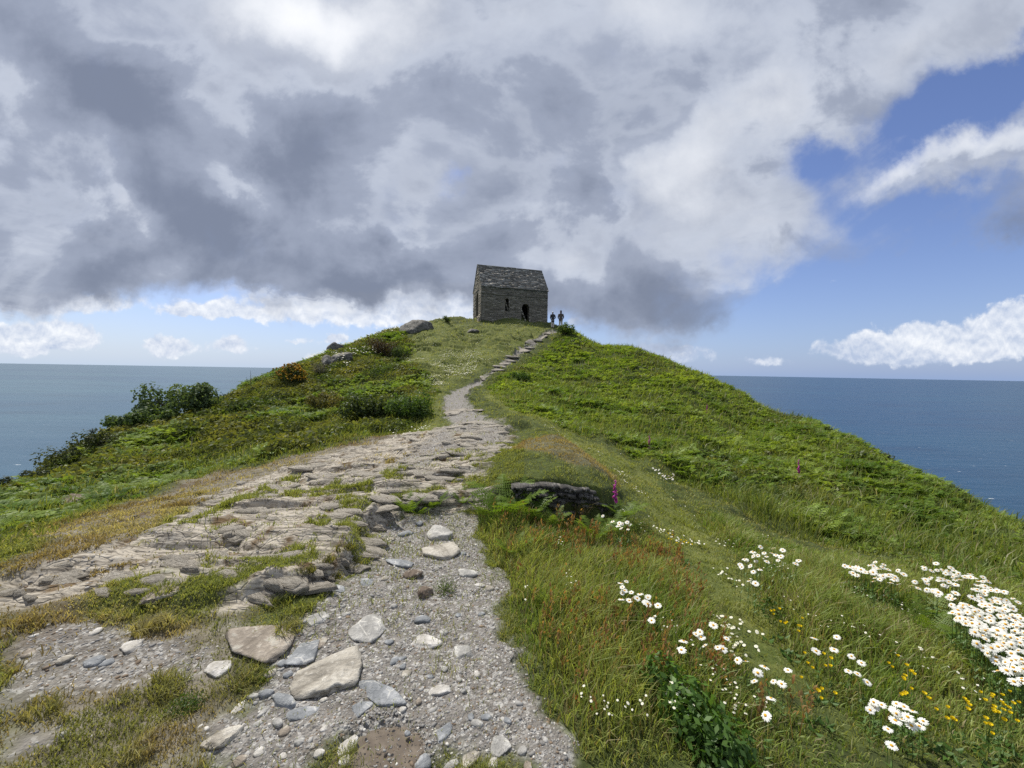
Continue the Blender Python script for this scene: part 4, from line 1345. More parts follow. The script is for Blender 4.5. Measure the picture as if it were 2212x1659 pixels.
def frond(seed, pairs=12, leaflets=0, L=1.0, droop=.55, wid=.36):
    """one fern frond, root at origin, arching along +x; unit length"""
    g = np.random.default_rng(seed)
    vs, fs, sh = [], [], []

    def tri(a, b, c, s):
        i = len(vs); vs.extend([a, b, c]); fs.append((i, i + 1, i + 2)); sh.extend(s if isinstance(s, (list, tuple)) else [s] * 3)

    def spine(t):
        return np.array([t * .80 * (1 - .15 * t) * L, .0, (1.02 * t - droop * t ** 2.1) * L])
    side = np.array([0, 1, 0.])
    ts = np.linspace(.20, .985, pairs)
    for k in range(7):
        a, b = spine(k / 7), spine((k + 1) / 7); w = .012 * (1 - k / 8)
        tri(a - side * w, a + side * w, b, .7); tri(a + side * w, b + side * w * .8, b, .7)
    for t in ts:
        o = spine(t); tg = spine(min(1, t + .02)) - spine(t - .02); tg /= np.linalg.norm(tg)
        ll = wid * L * (1 - t) ** .75 * min(1, (t - .05) / .22) + .02
        w = (ts[1] - ts[0]) * L * .62
        for s in (-1, 1):
            d = side * s * g.uniform(.85, 1.05) + tg * g.uniform(.22, .42) + np.array([0, 0, g.uniform(-.32, .06)])
            d /= np.linalg.norm(d)
            tip = o + d * ll
            shade = g.uniform(.8, 1.15)
            if leaflets:
                wv = tg - d * (tg @ d); wv /= np.linalg.norm(wv)
                for q in range(leaflets):
                    u = (q + .3) / leaflets; pos = o + d * ll * u
                    lw = w * (1 - u) ** .6 * .95 + .003
                    for e in (-1, 1):
                        tri(pos - d * ll / leaflets * .35, pos + d * ll / leaflets * .55, pos + wv * e * lw + d * ll * .10 + np.array([0, 0, -.12 * lw]), [shade * .85, shade, shade * 1.08])
            else:
                m = o + d * ll * .4
                tri(o - tg * w * .25, m + tg * w * .75, tip, [shade * .8, shade, shade * 1.1]); tri(o - tg * w * .25, tip, m - tg * w * .6, [shade * .8, shade * 1.1, shade * .95])
    return np.array(vs), np.array(fs), np.array(sh)


def fern_plant(seed, nf=6, pairs=11, leaflets=0, spread=1.0):
    g = np.random.default_rng(seed); parts = []
    for k in range(nf):
        v, f, s = frond(seed * 31 + k, pairs, leaflets, droop=g.uniform(.40, .80))
        sc = g.uniform(.6, 1.0); v = v * np.array([sc * spread, sc, sc])
        v = rotz(v, k * 2 * math.pi / nf + g.uniform(-.4, .4)) + np.array([g.uniform(-.08, .08), g.uniform(-.08, .08), 0])
        parts.append((v, f, np.repeat(s[:, None], 3, 1)))
    v, f, c = join(parts)
    return v, f, c[:, 0]


def leaf_clump(seed, n=40, size=.16, r=.5, up=.6):
    """loose tuft of leaves in a low dome, unit radius about .5"""
    g = np.random.default_rng(seed)
    d = g.normal(size=(n, 3)); d[:, 2] = np.abs(d[:, 2]); d /= np.linalg.norm(d, axis=1)[:, None]
    p = d * r * g.uniform(.35, 1.0, n)[:, None] * np.array([1, 1, up * 1.4]) + np.array([0, 0, .05])
    ax = g.normal(size=(n, 3)); ax /= np.linalg.norm(ax, axis=1)[:, None]
    nr = d + g.normal(size=(n, 3)) * .6; nr /= np.linalg.norm(nr, axis=1)[:, None]
    bx = np.cross(nr, ax); bx /= np.linalg.norm(bx, axis=1)[:, None] + 1e-9
    by = np.cross(nr, bx)
    s = (size * g.uniform(.6, 1.3, n))[:, None]
    V = np.stack([p - bx * s * .5, p + by * s * .28, p + bx * s * .55, p - by * s * .28], 1).reshape(-1, 3)
    F_ = (np.array([[0, 1, 2], [0, 2, 3]])[None] + (np.arange(n) * 4)[:, None, None]).reshape(-1, 3)
    return V, F_, np.repeat(g.uniform(.7, 1.25, n), 4)


GC = lambda *c: np.array(c)


def mixcol(t, a, b):
    return a[None] * (1 - t[:, None]) + b[None] * t[:, None]


# plant zones
Z_BR = np.concatenate([poly_w([(1050, 833), (1085, 860), (1120, 885), (1190, 918), (1310, 955), (1430, 1012), (1520, 1070), (1620, 1120), (1760, 1165), (1980, 1200), (2212, 1270)]), [(9, 2.5), (16, 5), (21, 12), (22, 24), (19, 38), (9, 44), (4.8, 37.5)], poly_w([(1215, 715), (1190, 735), (1130, 780), (1085, 812)])])
Z_BL = np.concatenate([poly_w([(860, 712), (900, 745), (880, 780), (925, 805), (940, 850), (925, 880), (935, 905), (850, 935), (760, 958), (640, 985), (520, 1012), (420, 1040), (310, 1068), (200, 1105), (60, 1160), (0, 1185)]), [(-6.5, 2.0), (-11, 1.5), (-20, 6), (-24, 16), (-24, 30), (-18, 42), (-11, 40)]])
Z_MEADOW = poly_w([(1010, 1118), (1045, 1108), (1200, 1112), (1340, 1105), (1400, 1120), (1480, 1200), (1540, 1300), (1600, 1420), (1640, 1500), (1760, 1520), (1900, 1659), (1230, 1659), (1160, 1500), (1110, 1400), (1088, 1290), (1055, 1190)])
Z_MEAD2 = np.concatenate([poly_w([(1500, 1090), (1600, 1140), (1760, 1180), (1980, 1215), (2212, 1285)]), [(6.5, 1.6), (4.0, .3), (2.4, .5)], poly_w([(2212, 1640), (1900, 1650), (1760, 1510), (1700, 1400), (1640, 1280), (1575, 1190), (1510, 1130)])])
SITES = []       # (x, y, r) kept clear of ground cover


def gz(x, y):
    return full_height(x, y)


def keep(x, y, lim=.45):
    p, k, d, l = zones(x, y)
    return (p < lim) & (k < lim)


def build_gravel():
    x, y, r = scatter(85000, .9, 9.0, -52, 30, seed=3)
    p, k, d, l = zones(x, y)
    g = np.random.default_rng(4)
    chip = ss(fbm(x * 1.9, y * 1.9, 33, 4), .50, .62) * .16
    p = p * np.where(sdf_fast(x, y, PUD, .5) > 0, .22, 1.0)
    ok = (p + k * .09 + d * chip > g.random(len(x)) * .95 + .05)
    x, y, r = x[ok], y[ok], r[ok]
    n = len(x)
    s = np.exp(g.normal(math.log(.0038), .50, n)) * np.clip(r / 2.2, .85, 2.0)
    s = np.minimum(s, .019)
    z = gz(x, y) + s * .0
    tp = []
    for q in range(8):
        v, f = facet_rock(700 + q, 1, 8, .5, 0, .05); tp.append((v, f, np.ones(len(v))))
    t = g.random(n)
    col = mixcol(t, GC(.165, .158, .150), GC(.36, .352, .335)); hot = g.random(n) < .10
    col[hot] = GC(.55, .53, .49); br = g.random(n) < .18; col[br] = GC(.20, .150, .105) * g.uniform(.7, 1.2, br.sum())[:, None]
    sc = np.stack([s * g.uniform(.8, 1.5, n), s * g.uniform(.7, 1.1, n), s * g.uniform(.7, 1.1, n)], 1)
    v, f, c = instance(tp, np.stack([x, y, z], 1), g.uniform(0, 6.28, n), sc, col, 5)
    m, nt, out = new_mat('gravel_chips')
    principled(nt, out, attr(nt, 'col').outputs['Color'], .85, .3)
    o = link('gravel', np_mesh('gravel', v, f, m, c, smooth=False)); tag(o, 'grey and pale slate gravel covering the footpath', 'gravel', kind='stuff')


def build_grass():
    parts = []
    g = np.random.default_rng(21)
    # long meadow grass on the near right
    x, y, r = scatter(330000, .9, 12, -12, 60, cap=5200, seed=22)
    m = np.maximum(sdf_fast(x, y, Z_MEADOW), sdf_fast(x, y, Z_MEAD2))
    ed = (fbm(x * 3, y * 3, 77, 3) - .5) * .25
    ok = (m + ed > 0) & keep(x, y, .35)
    x, y, r = x[ok], y[ok], r[ok]; n = len(x)
    hN = fbm(x * 1.1, y * 1.1, 41, 4); hN2 = fbm(x * 4, y * 4, 44, 3)
    lush = ss(sdf_fast(x, y, Z_MEAD2), 0, .3)
    trail = ss(sdf_fast(x, y, Z_STRIP) + (fbm(x * 3, y * 3, 77, 3) - .5) * .25, -.1, .2)
    L = (.035 + .125 * ss(hN, .3, .7) + .06 * hN2) * (1 - .55 * trail) * (1 + .35 * lush) * g.uniform(.6, 1.25, n)
    L *= np.clip((np.maximum(sdf_fast(x, y, Z_MEADOW), sdf_fast(x, y, Z_MEAD2)) + .12) / .35, .3, 1)
    t = np.clip(fbm(x * 2.1, y * 2.1, 45, 4) * 1.6 - .3 + g.normal(0, .15, n), 0, 1)
    col = mixcol(t, GC(.165, .250, .045), GC(.340, .380, .105))
    dr = g.random(n) < (.20 + .25 * trail); col[dr] = mixcol(g.random(dr.sum()), GC(.24, .20, .085), GC(.36, .31, .17))
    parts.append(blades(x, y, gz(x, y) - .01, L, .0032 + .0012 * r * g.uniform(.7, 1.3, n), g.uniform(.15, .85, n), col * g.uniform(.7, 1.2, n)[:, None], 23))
    # red sorrel between it
    x, y, r = scatter(60000, 1.0, 7, -8, 58, cap=140, seed=24)
    m = sdf_fast(x, y, Z_MEADOW)
    ok = (m > .10) & keep(x, y, .3) & (fbm(x * 1.5, y * 1.5, 46, 4) + .22 * (g.random(len(x)) - .5) > .51)
    x, y, r = x[ok], y[ok], r[ok]; n = len(x)
    z = gz(x, y)
    Ls = g.uniform(.10, .26, n)
    cs = mixcol(g.random(n), GC(.27, .125, .050), GC(.34, .22, .09))
    parts.append(blades(x, y, z, Ls, .0025 + .0008 * r, g.uniform(.05, .4, n), cs, 25))
    for q in range(7):
        u = .5 + .08 * q
        lx = x + .15 * Ls * u + g.normal(0, .010, n); ly = y + g.normal(0, .010, n)
        parts.append(blades(lx, ly, z + Ls * u * .92, .016 + .004 * r, .008 + .0018 * r, g.uniform(.3, .8, n), cs * g.uniform(.7, 1.3, n)[:, None], 30 + q))
    # short turf: trodden strip, left margins, hilltop lawn
    x, y, r = scatter(480000, .9, 40, -58, 58, cap=4200, seed=26)
    xa, ya, ra = scatter(420000, .9, 7, -58, 2, cap=15000, seed=28)
    x, y, r = np.concatenate([x, xa]), np.concatenate([y, ya]), np.concatenate([r, ra])
    p, k, d, l = zones(x, y)
    bra = np.maximum(sdf_fast(x, y, Z_BR, 6.), sdf_fast(x, y, Z_BL, 6.))
    mea = np.maximum(sdf_fast(x, y, Z_MEADOW), sdf_fast(x, y, Z_MEAD2))
    patch = fbm(x * 2.6, y * 2.6, 48, 4, .6); patch2 = fbm(x * .9, y * .9, 49, 3)
    dens = np.where(d > .5, .30 + .55 * ss(patch + .35 * (patch2 - .5), .38, .66) * .8, 1.0)
    gt = ss(sdf_fast(x, y, Z_GTURF) + (fbm(x * 3.1, y * 3.1, 59, 4) - .5) * .8, -.05, .2)
    dens = np.maximum(dens, gt)
    dens = np.where(sdf_fast(x, y, Z_ORANGE) > -.15, 1.0, dens)
    dens = dens * (1 - .97 * ss(k, .25, .6) * ss(.69 - patch, -.02, .06)) * (1 - .93 * ss(p, .25, .6))
    dens = np.where((bra > .3) | (mea > .25), 0, dens)
    ok = g.random(len(x)) < dens
    x, y, r, d, k = x[ok], y[ok], r[ok], d[ok], k[ok]; n = len(x)
    l = l[ok]; patch = patch[ok]; gt = gt[ok]
    t = np.clip(d * 1.35 + g.normal(0, .3, n) + (fbm(x * 1.2, y * 1.2, 52, 3) - .5) * 1.1 - .1, 0, 1)
    col = mixcol(t, GC(.250, .285, .075), GC(.430, .365, .190))
    gr = ss(fbm(x * .8 + 3, y * .8, 55, 3) + g.normal(0, .03, n), .55, .66) * (d > .4) * (y < 2.2); gr = np.maximum(gr, gt * ss(fbm(x * 2, y * 2, 60, 3), .35, .6)); col = col * (1 - .7 * gr[:, None]) + GC(.16, .205, .045)[None] * .7 * gr[:, None]
    br = ss(fbm(x * 1.7 + 9, y * 1.7, 57, 3) + g.normal(0, .05, n), .45, .60) * (d > .4) * (1 - gr); col = col * (1 - .6 * br[:, None]) + GC(.20, .135, .065)[None] * .6 * br[:, None]
    ora = sdf_fast(x, y, Z_ORANGE) > 0; col[ora] = col[ora] * .4 + GC(.34, .235, .090) * .6
    L = (.010 + .018 * g.random(n)) * (1 + .8 * gt) * (1 + .5 * ss(patch, .5, .7)) * (1 + r / 14) * (.7 + 1.1 * ss(fbm(x * 7, y * 7, 58, 3), .5, .68))
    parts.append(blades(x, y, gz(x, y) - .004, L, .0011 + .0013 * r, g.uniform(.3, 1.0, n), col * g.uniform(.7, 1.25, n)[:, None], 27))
    v, f, c = join(parts)
    o = link('grass', np_mesh('grass', v, f, M_GRASS, c)); tag(o, 'green and straw coloured grass with red sorrel over the hillside', 'grass', kind='stuff')


def build_bracken():
    near = [fern_plant(60 + i, 6, 13, 4, 1.0) for i in range(4)]
    mid = [fern_plant(80 + i, 6, 9, 0, 1.0) for i in range(7)]
    clump = [leaf_clump(90 + i, 46, .17) for i in range(6)]
    g = np.random.default_rng(61)
    for nm, poly, a0, a1, seed, lab in (('bracken', Z_BR, -4, 60, 62, 'bright green bracken covering the right hand slope'), ('undergrowth', Z_BL, -60, 0, 63, 'bracken and brambles covering the left hand slope')):
        right = nm == 'bracken'
        x, y, r = scatter(48000, 2.6, 44, a0, a1, cap=38, seed=seed)
        s = sdf_fast(x, y, poly, 4.0) + (fbm(x * 1.2, y * 1.2, 64, 3) - .5) * .8
        bad = path_sd(x, y) > -.45
        gap = fbm(x * .45, y * .45, 66, 4)
        ok = (s > 0) & ~bad & keep(x, y, .3) & (gap > .26)
        x, y, r, s, gap = x[ok], y[ok], r[ok], s[ok], gap[ok]; n = len(x)
        big = fbm(x * .55, y * .55, 67, 4)
        sc = (.24 + .22 * ss(big, .25, .75)) * (1.0 if right else 1.3) * g.uniform(.75, 1.25, n) * np.clip(.45 + s / 1.0, .45, 1) * (1.0 + .10 * ss(r, 12, 30))
        kind = np.zeros(n)
        if not right:
            kind = ss(fbm(x * .28 + 5, y * .28, 68, 3) + .10 * ss(r, 8, 14) + g.normal(0, .05, n), .47, .56)      # brambles and gorse
        else:
            kind = ss(fbm(x * .33, y * .33, 69, 3) + g.normal(0, .06, n) + .08 * ss(r, 27, 34), .68, .76)
        t = np.clip(fbm(x * .9, y * .9, 70, 4) * 1.7 - .35 + g.normal(0, .16, n), 0, 1)
        if right: col = mixcol(t, GC(.105, .192, .020), GC(.275, .360, .052))
        else: col = mixcol(t, GC(.092, .172, .028), GC(.230, .305, .058))
        bc = mixcol(np.clip(fbm(x * .7, y * .7, 71, 3) * 2 - .5 + g.normal(0, .15, n), 0, 1), GC(.075, .115, .022), GC(.190, .195, .048))
        z = gz(x, y) - .04
        lods = []
        K = kind > g.random(n)
        for sel, tp, cc, f_ in (((~K) & (r < 6.5), near, col, 1.0), ((~K) & (r >= 6.5), mid, col, 1.05), (K, clump, bc, 1.25)):
            if sel.sum() == 0: continue
            ps = np.stack([x, y, z], 1)[sel]; ns = int(sel.sum())
            tl = np.stack([g.normal(.16, .14, ns), g.normal(0, .14, ns)], 1); tl = np.concatenate([tl, np.zeros((ns, 1))], 1)
            lods.append(instance(tp, ps, g.uniform(0, 6.28, ns), sc[sel] * f_, cc[sel] * g.uniform(.8, 1.2, ns)[:, None], seed + 9, tilt=tl))
        # taller grass between the plants
        q = scatter(70000, 3.0, 40, a0, a1, cap=500, seed=seed + 3)
        xx, yy, rr = q
        s2 = sdf_fast(xx, yy, poly, 3.0)
        ok2 = (s2 > -.25) & (path_sd(xx, yy) < -.3) & keep(xx, yy, .3)
        xx, yy, rr, s2 = xx[ok2], yy[ok2], rr[ok2], s2[ok2]; n2 = len(xx)
        cg = mixcol(g.random(n2), GC(.110, .165, .026), GC(.250, .275, .075))
        pale = g.random(n2) < .05; cg[pale] = GC(.36, .32, .20)
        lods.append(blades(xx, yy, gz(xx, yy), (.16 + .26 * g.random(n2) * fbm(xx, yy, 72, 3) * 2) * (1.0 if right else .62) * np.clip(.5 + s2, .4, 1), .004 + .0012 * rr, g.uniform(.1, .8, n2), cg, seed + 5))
        v, f, c = join(lods)
        o = link(nm, np_mesh(nm, v, f, M_LEAF, c)); tag(o, lab, 'bracken' if right else 'undergrowth', kind='stuff')


rock_slabs()
build_gravel()
build_grass()
build_bracken()


# ------------------------------------------------------------------ shrubs
def shrub(name, px, py, w, h, dep_m, label, c0, c1, seed, leaf=.10, n=2600, lean=0.0, twig=None, flowers=None, cat='shrub', top=1.0, sparse=1.0):
    """px,py = foot of the crown in the picture; w,h in picture units at its distance"""
    g = np.random.default_rng(seed)
    q = hit(px, py)
    dep = q[1]; rx = w * dep / F / 2; rz_ = h * dep / F / 2
    root = empty(name, (q[0], q[1] + dep_m * .3, ground_at(q[0], q[1] + dep_m * .3) - .05)); tag(root, label, cat)
    lob = 16
    cen = g.normal(size=(lob, 3)); cen /= np.linalg.norm(cen, axis=1)[:, None]
    cen = cen * g.uniform(.35, .75, lob)[:, None] * np.array([rx, dep_m, rz_]) + np.array([0, 0, rz_ * .95])
    cen[:, 2] = np.maximum(cen[:, 2], .12); cen[:, 0] += lean * cen[:, 2]
    # follow the slope sideways
    dzdx = (ground_at(q[0] + .5, q[1]) - ground_at(q[0] - .5, q[1]))
    cen[:, 2] += cen[:, 0] * dzdx * .9
    rad = g.uniform(.30, .55, lob) * min(rx, max(rz_, .3) * 1.3)
    k = g.integers(0, lob, n)
    d = g.normal(size=(n, 3)); d /= np.linalg.norm(d, axis=1)[:, None]
    p = cen[k] + d * rad[k][:, None] * g.uniform(.55, 1.12, n)[:, None]
    nr = d + g.normal(size=(n, 3)) * .55 + np.array([0, 0, .35]); nr /= np.linalg.norm(nr, axis=1)[:, None]
    ax = g.normal(size=(n, 3)); bx = np.cross(nr, ax); bx /= np.linalg.norm(bx, axis=1)[:, None]; by = np.cross(nr, bx)
    s = (leaf * g.uniform(.55, 1.3, n))[:, None]
    V = np.stack([p - bx * s * .5, p + by * s * .3, p + bx * s * .55, p - by * s * .3], 1).reshape(-1, 3)
    F_ = (np.array([[0, 1, 2], [0, 2, 3]])[None] + (np.arange(n) * 4)[:, None, None]).reshape(-1, 3)
    t = np.clip(g.normal(.45, .25, n) + (k % 3 - 1) * .18, 0, 1)
    c = mixcol(t, GC(*c0), GC(*c1))
    link('foliage', np_mesh('foliage', V, F_, M_LEAF, np.repeat(c, 4, 0), smooth=False), root)
    if flowers:
        fr, fc, nf = flowers
        kk = g.integers(0, lob, nf); dd = g.normal(size=(nf, 3)); dd[:, 2] = np.abs(dd[:, 2]); dd /= np.linalg.norm(dd, axis=1)[:, None]
        pf = cen[kk] + dd * rad[kk][:, None] * g.uniform(.95, 1.2, nf)[:, None]
        tv, tf = ICO[1]
        V = (tv[None] * (fr * g.uniform(.6, 1.3, nf))[:, None, None] + pf[:, None]).reshape(-1, 3); F2 = (tf[None] + (np.arange(nf) * len(tv))[:, None, None]).reshape(-1, 3)
        cf = GC(*fc)[None] * g.uniform(.7, 1.2, nf)[:, None]
        fl = link('blossom', np_mesh('blossom', V, F2, M_PETAL, np.repeat(cf, len(tv), 0)), root); fl['kind'] = 'stuff'
    # woody stems
    parts = []
    for i in range(lob):
        a = np.array([g.normal(0, .1) * rx, 0, 0]); b = cen[i] + d[i] * rad[i] * (1.15 if twig else .5)
        u = (b - a) / (np.linalg.norm(b - a) + 1e-6); sx = np.cross(u, [0, 1, .1]); sx /= np.linalg.norm(sx); sy = np.cross(u, sx)
        r0, r1 = .030, .010
        vv = []
        for (pt, rr) in ((a, r0), ((a + b) / 2 + g.normal(size=3) * .05, (r0 + r1) / 2), (b, r1)):
            vv += [pt + (sx * math.cos(q_) + sy * math.sin(q_)) * rr for q_ in (0, 1.57, 3.14, 4.71)]
        ff = []
        for l_ in (0, 4):
            for m_ in range(4):
                A, B = l_ + m_, l_ + (m_ + 1) % 4; ff += [(A, B, B + 4), (A, B + 4, A + 4)]
        parts.append((np.array(vv), np.array(ff), GC(*(twig or (.07, .05, .035)))))
    v, f, c = join(parts)
    link('branches', np_mesh('branches', v, f, M_STEM, c), root)
    return root


DG0, DG1 = (.035, .060, .018), (.100, .150, .040)
shrub('evergreen_shrub', 382, 892, 225, 88, 1.7, 'large dense dark green shrub on the left skyline above the sea', (.050, .085, .030), (.150, .205, .075), 201, .13, 5200)
shrub('evergreen_shrub', 300, 925, 200, 48, 1.3, 'rounded leafy shrub just below the large skyline shrub at the left', (.050, .090, .025), (.140, .200, .060), 202, .11, 3200)
shrub('windblown_bush', 268, 898, 36, 34, .4, 'small twiggy windblown bush leaning out at the left of the large shrub', (.050, .060, .025), (.110, .115, .045), 203, .07, 520, -.25, (.085, .060, .045))
shrub('dark_bush', 160, 1012, 190, 66, 1.0, 'dark bushy scrub on the left edge of the slope against the sea', (.030, .045, .018), (.090, .105, .035), 204, .07, 3000, 0, (.07, .05, .04))
shrub('dark_bush', 30, 1062, 170, 56, .8, 'dark scrub at the far left edge of the picture against the sea', (.030, .045, .018), (.085, .095, .035), 205, .06, 2400, 0, (.07, .05, .04))
shrub('gorse_bush', 626, 838, 74, 50, .8, 'gorse bush covered in orange yellow blossom on the left hillside', (.030, .050, .014), (.085, .110, .025), 206, .08, 2400, 0, None, (.042, (.50, .27, .015), 230))
shrub('bare_bush', 684, 812, 40, 36, .6, 'greyish half bare bush next to the orange gorse', (.090, .090, .075), (.170, .165, .135), 207, .07, 700, .2, (.12, .105, .095))
shrub('dead_gorse', 822, 768, 112, 46, .9, 'dark reddish brown gorse bush on the upper left hillside', (.030, .022, .014), (.100, .070, .040), 208, .10, 2600, 0, (.07, .04, .03))
shrub('gorse_bush', 862, 778, 56, 30, .7, 'dark green bush at the right foot of the reddish brown gorse', (.030, .055, .014), (.085, .125, .030), 209, .09, 1500)
shrub('small_bush', 966, 698, 24, 15, .4, 'small round green bush on the skyline between boulder and chapel', (.045, .080, .015), (.120, .170, .040), 210, .10, 500)
shrub('grassy_bush', 1225, 724, 60, 26, .8, 'dark green tussocky bush on the skyline right of the two walkers', (.045, .085, .012), (.125, .180, .028), 211, .13, 1600)
shrub('bramble_bush', 780, 908, 160, 56, 1.2, 'dark bramble thicket in the middle of the left slope', (.035, .060, .015), (.110, .140, .030), 212, .08, 4200)
shrub('bramble_bush', 880, 905, 125, 66, .9, 'tall green thicket overhanging the left edge of the dirt path', (.050, .100, .018), (.130, .200, .038), 213, .09, 3600)
shrub('bramble_bush', 690, 885, 160, 40, 1.1, 'yellowish brown bramble patch in the middle of the left slope', (.085, .090, .025), (.200, .175, .055), 214, .08, 3600)
shrub('bramble_bush', 1120, 832, 70, 32, .6, 'dark fern thicket where the stepped path meets the right slope', (.040, .085, .010), (.120, .190, .025), 215, .10, 1700)
shrub('dark_bush', 1910, 985, 50, 16, .4, 'low dark scrub poking over the right skyline above the sea', (.035, .045, .015), (.085, .095, .030), 216, .07, 700)
shrub('dark_bush', 1790, 926, 60, 12, .4, 'thin line of dark scrub on the right skyline higher up the slope', (.035, .045, .015), (.085, .095, .030), 217, .08, 700)


# ------------------------------------------------------------------ flowers and single plants
def stem_tube(pts, r0, r1, sides=4):
    pts = np.array(pts, float); n = len(pts); v = []
    for i, p in enumerate(pts):
        r = r0 + (r1 - r0) * i / (n - 1)
        v += [p + np.array([math.cos(a) * r, math.sin(a) * r, 0]) for a in np.linspace(0, 2 * math.pi, sides, endpoint=False)]
    f = []
    for i in range(n - 1):
        for j in range(sides):
            a, b = i * sides + j, i * sides + (j + 1) % sides
            f += [(a, b, b + sides), (a, b + sides, a + sides)]
    return np.array(v), np.array(f)


def daisy_meshes(seed):
    g = np.random.default_rng(seed)
    top = np.array([.05 * g.normal(), .05 * g.normal(), 1.0])
    st = [np.array([0, 0, -.1]), top * .5 + np.array([.02, 0, 0]), top]
    sv, sf = stem_tube([p * .30 for p in st], .0022, .0016, 3)
    parts = [(sv, sf, GC(.075, .13, .03))]
    for k in range(5):         # narrow stem leaves
        z = g.uniform(.02, .17); a = g.uniform(0, 6.28); L = .04
        d = np.array([math.cos(a), math.sin(a), .5]); s = np.array([-math.sin(a), math.cos(a), 0]) * .006
        o = np.array([.003, 0, z])
        parts.append((np.array([o - s, o + s, o + d * L]), np.array([[0, 1, 2]]), GC(.07, .13, .025)))
    v, f, c = join(parts); stem = np_mesh('oxeye_daisy', v, f, M_STEM, c)
    # head: faces the sun and a little toward the walker
    nrm = Vector((-.20 + .34 * g.normal(), -.12 + .36 * g.normal(), 1)).normalized()
    M = np.array(nrm.to_track_quat('Z', 'Y').to_matrix()); o = top * .30
    pv, pf, pc = [], [], []
    npet = int(g.integers(15, 21)); drp = g.uniform(-.007, .003)
    for k in range(npet):
        a = 2 * math.pi * k / npet + g.normal(0, .05); R_ = .026 * g.uniform(.88, 1.08); w = .0042; dr = g.uniform(-.004, .003) + drp
        e = np.array([math.cos(a), math.sin(a), 0]); s = np.array([-math.sin(a), math.cos(a), 0])
        q = [e * .006 - s * w * .6, e * .006 + s * w * .6, e * R_ * .65 + s * w + [0, 0, .002 + dr * .4], e * R_ + s * w * .45 + [0, 0, dr], e * R_ - s * w * .45 + [0, 0, dr], e * R_ * .65 - s * w + [0, 0, .002 + dr * .4]]
        i = len(pv); pv += [M @ np.array(x) + o for x in q]
        pf += [(i, i + 1, i + 2), (i, i + 2, i + 5), (i + 5, i + 2, i + 3), (i + 5, i + 3, i + 4)]; pc += [GC(.80, .80, .78)] * 6
    petals = np_mesh('petals', np.array(pv), np.array(pf), M_PETAL, np.array(pc), smooth=False)
    v, f = ICO[1]
    v = v * np.array([.0082, .0082, .0045]); v = (M @ v.T).T + o + M @ np.array([0, 0, .002])
    disc = np_mesh('flower_centre', v, f, M_PETAL, np.broadcast_to(GC(.75, .42, .02), (len(v), 3)))
    return stem, petals, disc


DAISY = [daisy_meshes(i) for i in range(14)]
DAISY_PROTO = {}


def daisy(px, py, label, group, h=.30, scale=1.0):
    q = hit(px, py, h)
    if q is None: return
    k = random.randrange(len(DAISY))
    if k not in DAISY_PROTO:
        o = link('oxeye_daisy', DAISY[k][0]); kids = [link('petals', DAISY[k][1], o), link('flower_centre', DAISY[k][2], o)]
        DAISY_PROTO[k] = (o, kids)
    else:
        src, sk_ = DAISY_PROTO[k]
        o = src.copy(); COL.objects.link(o)
        for s_ in sk_:
            c = s_.copy(); COL.objects.link(c); c.parent = o
    o.location = (q[0], q[1], ground_at(q[0], q[1])); o.scale = (scale, scale, h / .30)
    o.rotation_euler = (0, 0, random.uniform(-.7, .7))
    tag(o, label, 'daisy', group)


def z7(x, y): return 1434.4 + x * .3516, 1075.8 + y * .3516
def z6(x, y): return 691.3 + x * .3516, 1075.8 + y * .3516
def z3(x, y): return 691.3 + x * .3516, 674.0 + y * .3516


def in_poly(n, poly, mind, seed, holes=()):
    g = random.Random(seed); out = []
    P = np.array(poly, float); lo, hi = P.min(0), P.max(0)
    for _ in range(n * 200):
        if len(out) >= n: break
        a, b = g.uniform(lo[0], hi[0]), g.uniform(lo[1], hi[1])
        if float(sdf(np.array([a]), np.array([b]), P)[0]) <= 0: continue
        if any(((a - c) / rx) ** 2 + ((b - d) / ry) ** 2 < 1 for c, d, rx, ry in holes): continue
        if all((a - c) ** 2 + (b - d) ** 2 > mind * mind for c, d in out): out.append((a, b))
    return out


CL_F = [(215, 830), (200, 855), (225, 880), (258, 912), (285, 905), (295, 790), (395, 900), (385, 960), (448, 995), (515, 1005), (573, 1060), (567, 1110), (651, 1020), (706, 1015), (674, 1115), (728, 1132), (672, 1198), (620, 1335), (140, 875), (105, 970)]
CL_G = [(946, 838), (1072, 852), (1046, 903), (1153, 960), (1222, 1012), (1135, 1045), (1208, 1065), (1240, 1102), (960, 950)]
CL_H = [(1230, 1230), (1298, 1205), (1338, 1220), (1285, 1245), (1335, 1265), (1425, 1245), (1410, 1270), (1468, 1245), (1530, 1270), (1425, 1310), (1420, 1345), (1510, 1355), (1600, 1358), (1575, 1378), (1540, 1408), (1380, 1425), (1270, 1305), (1290, 1275), (1465, 1320), (1400, 1518)]
CL_C = [(595, 303), (550, 325), (580, 325), (540, 352), (578, 355), (510, 380), (500, 370), (475, 420), (520, 410), (595, 435), (550, 455), (523, 490), (557, 512), (633, 362), (645, 340), (682, 315), (725, 322), (668, 370), (645, 397), (725, 372), (782, 380), (822, 415), (573, 382), (685, 340), (435, 398)]
CL_D = [(1868, 525), (1890, 525), (1840, 553), (1866, 558), (1828, 587), (1885, 592), (1920, 585), (1963, 577), (1995, 590), (1980, 610), (2016, 610), (1957, 637), (2003, 640), (1860, 627), (1897, 652), (2012, 683), (2075, 665), (2033, 758), (2050, 740)]
CL_E = [(1738, 107), (1777, 150), (1808, 137), (1825, 150), (1856, 140), (1890, 130), (1900, 145), (1840, 175), (1895, 180), (1850, 160), (1832, 165)]
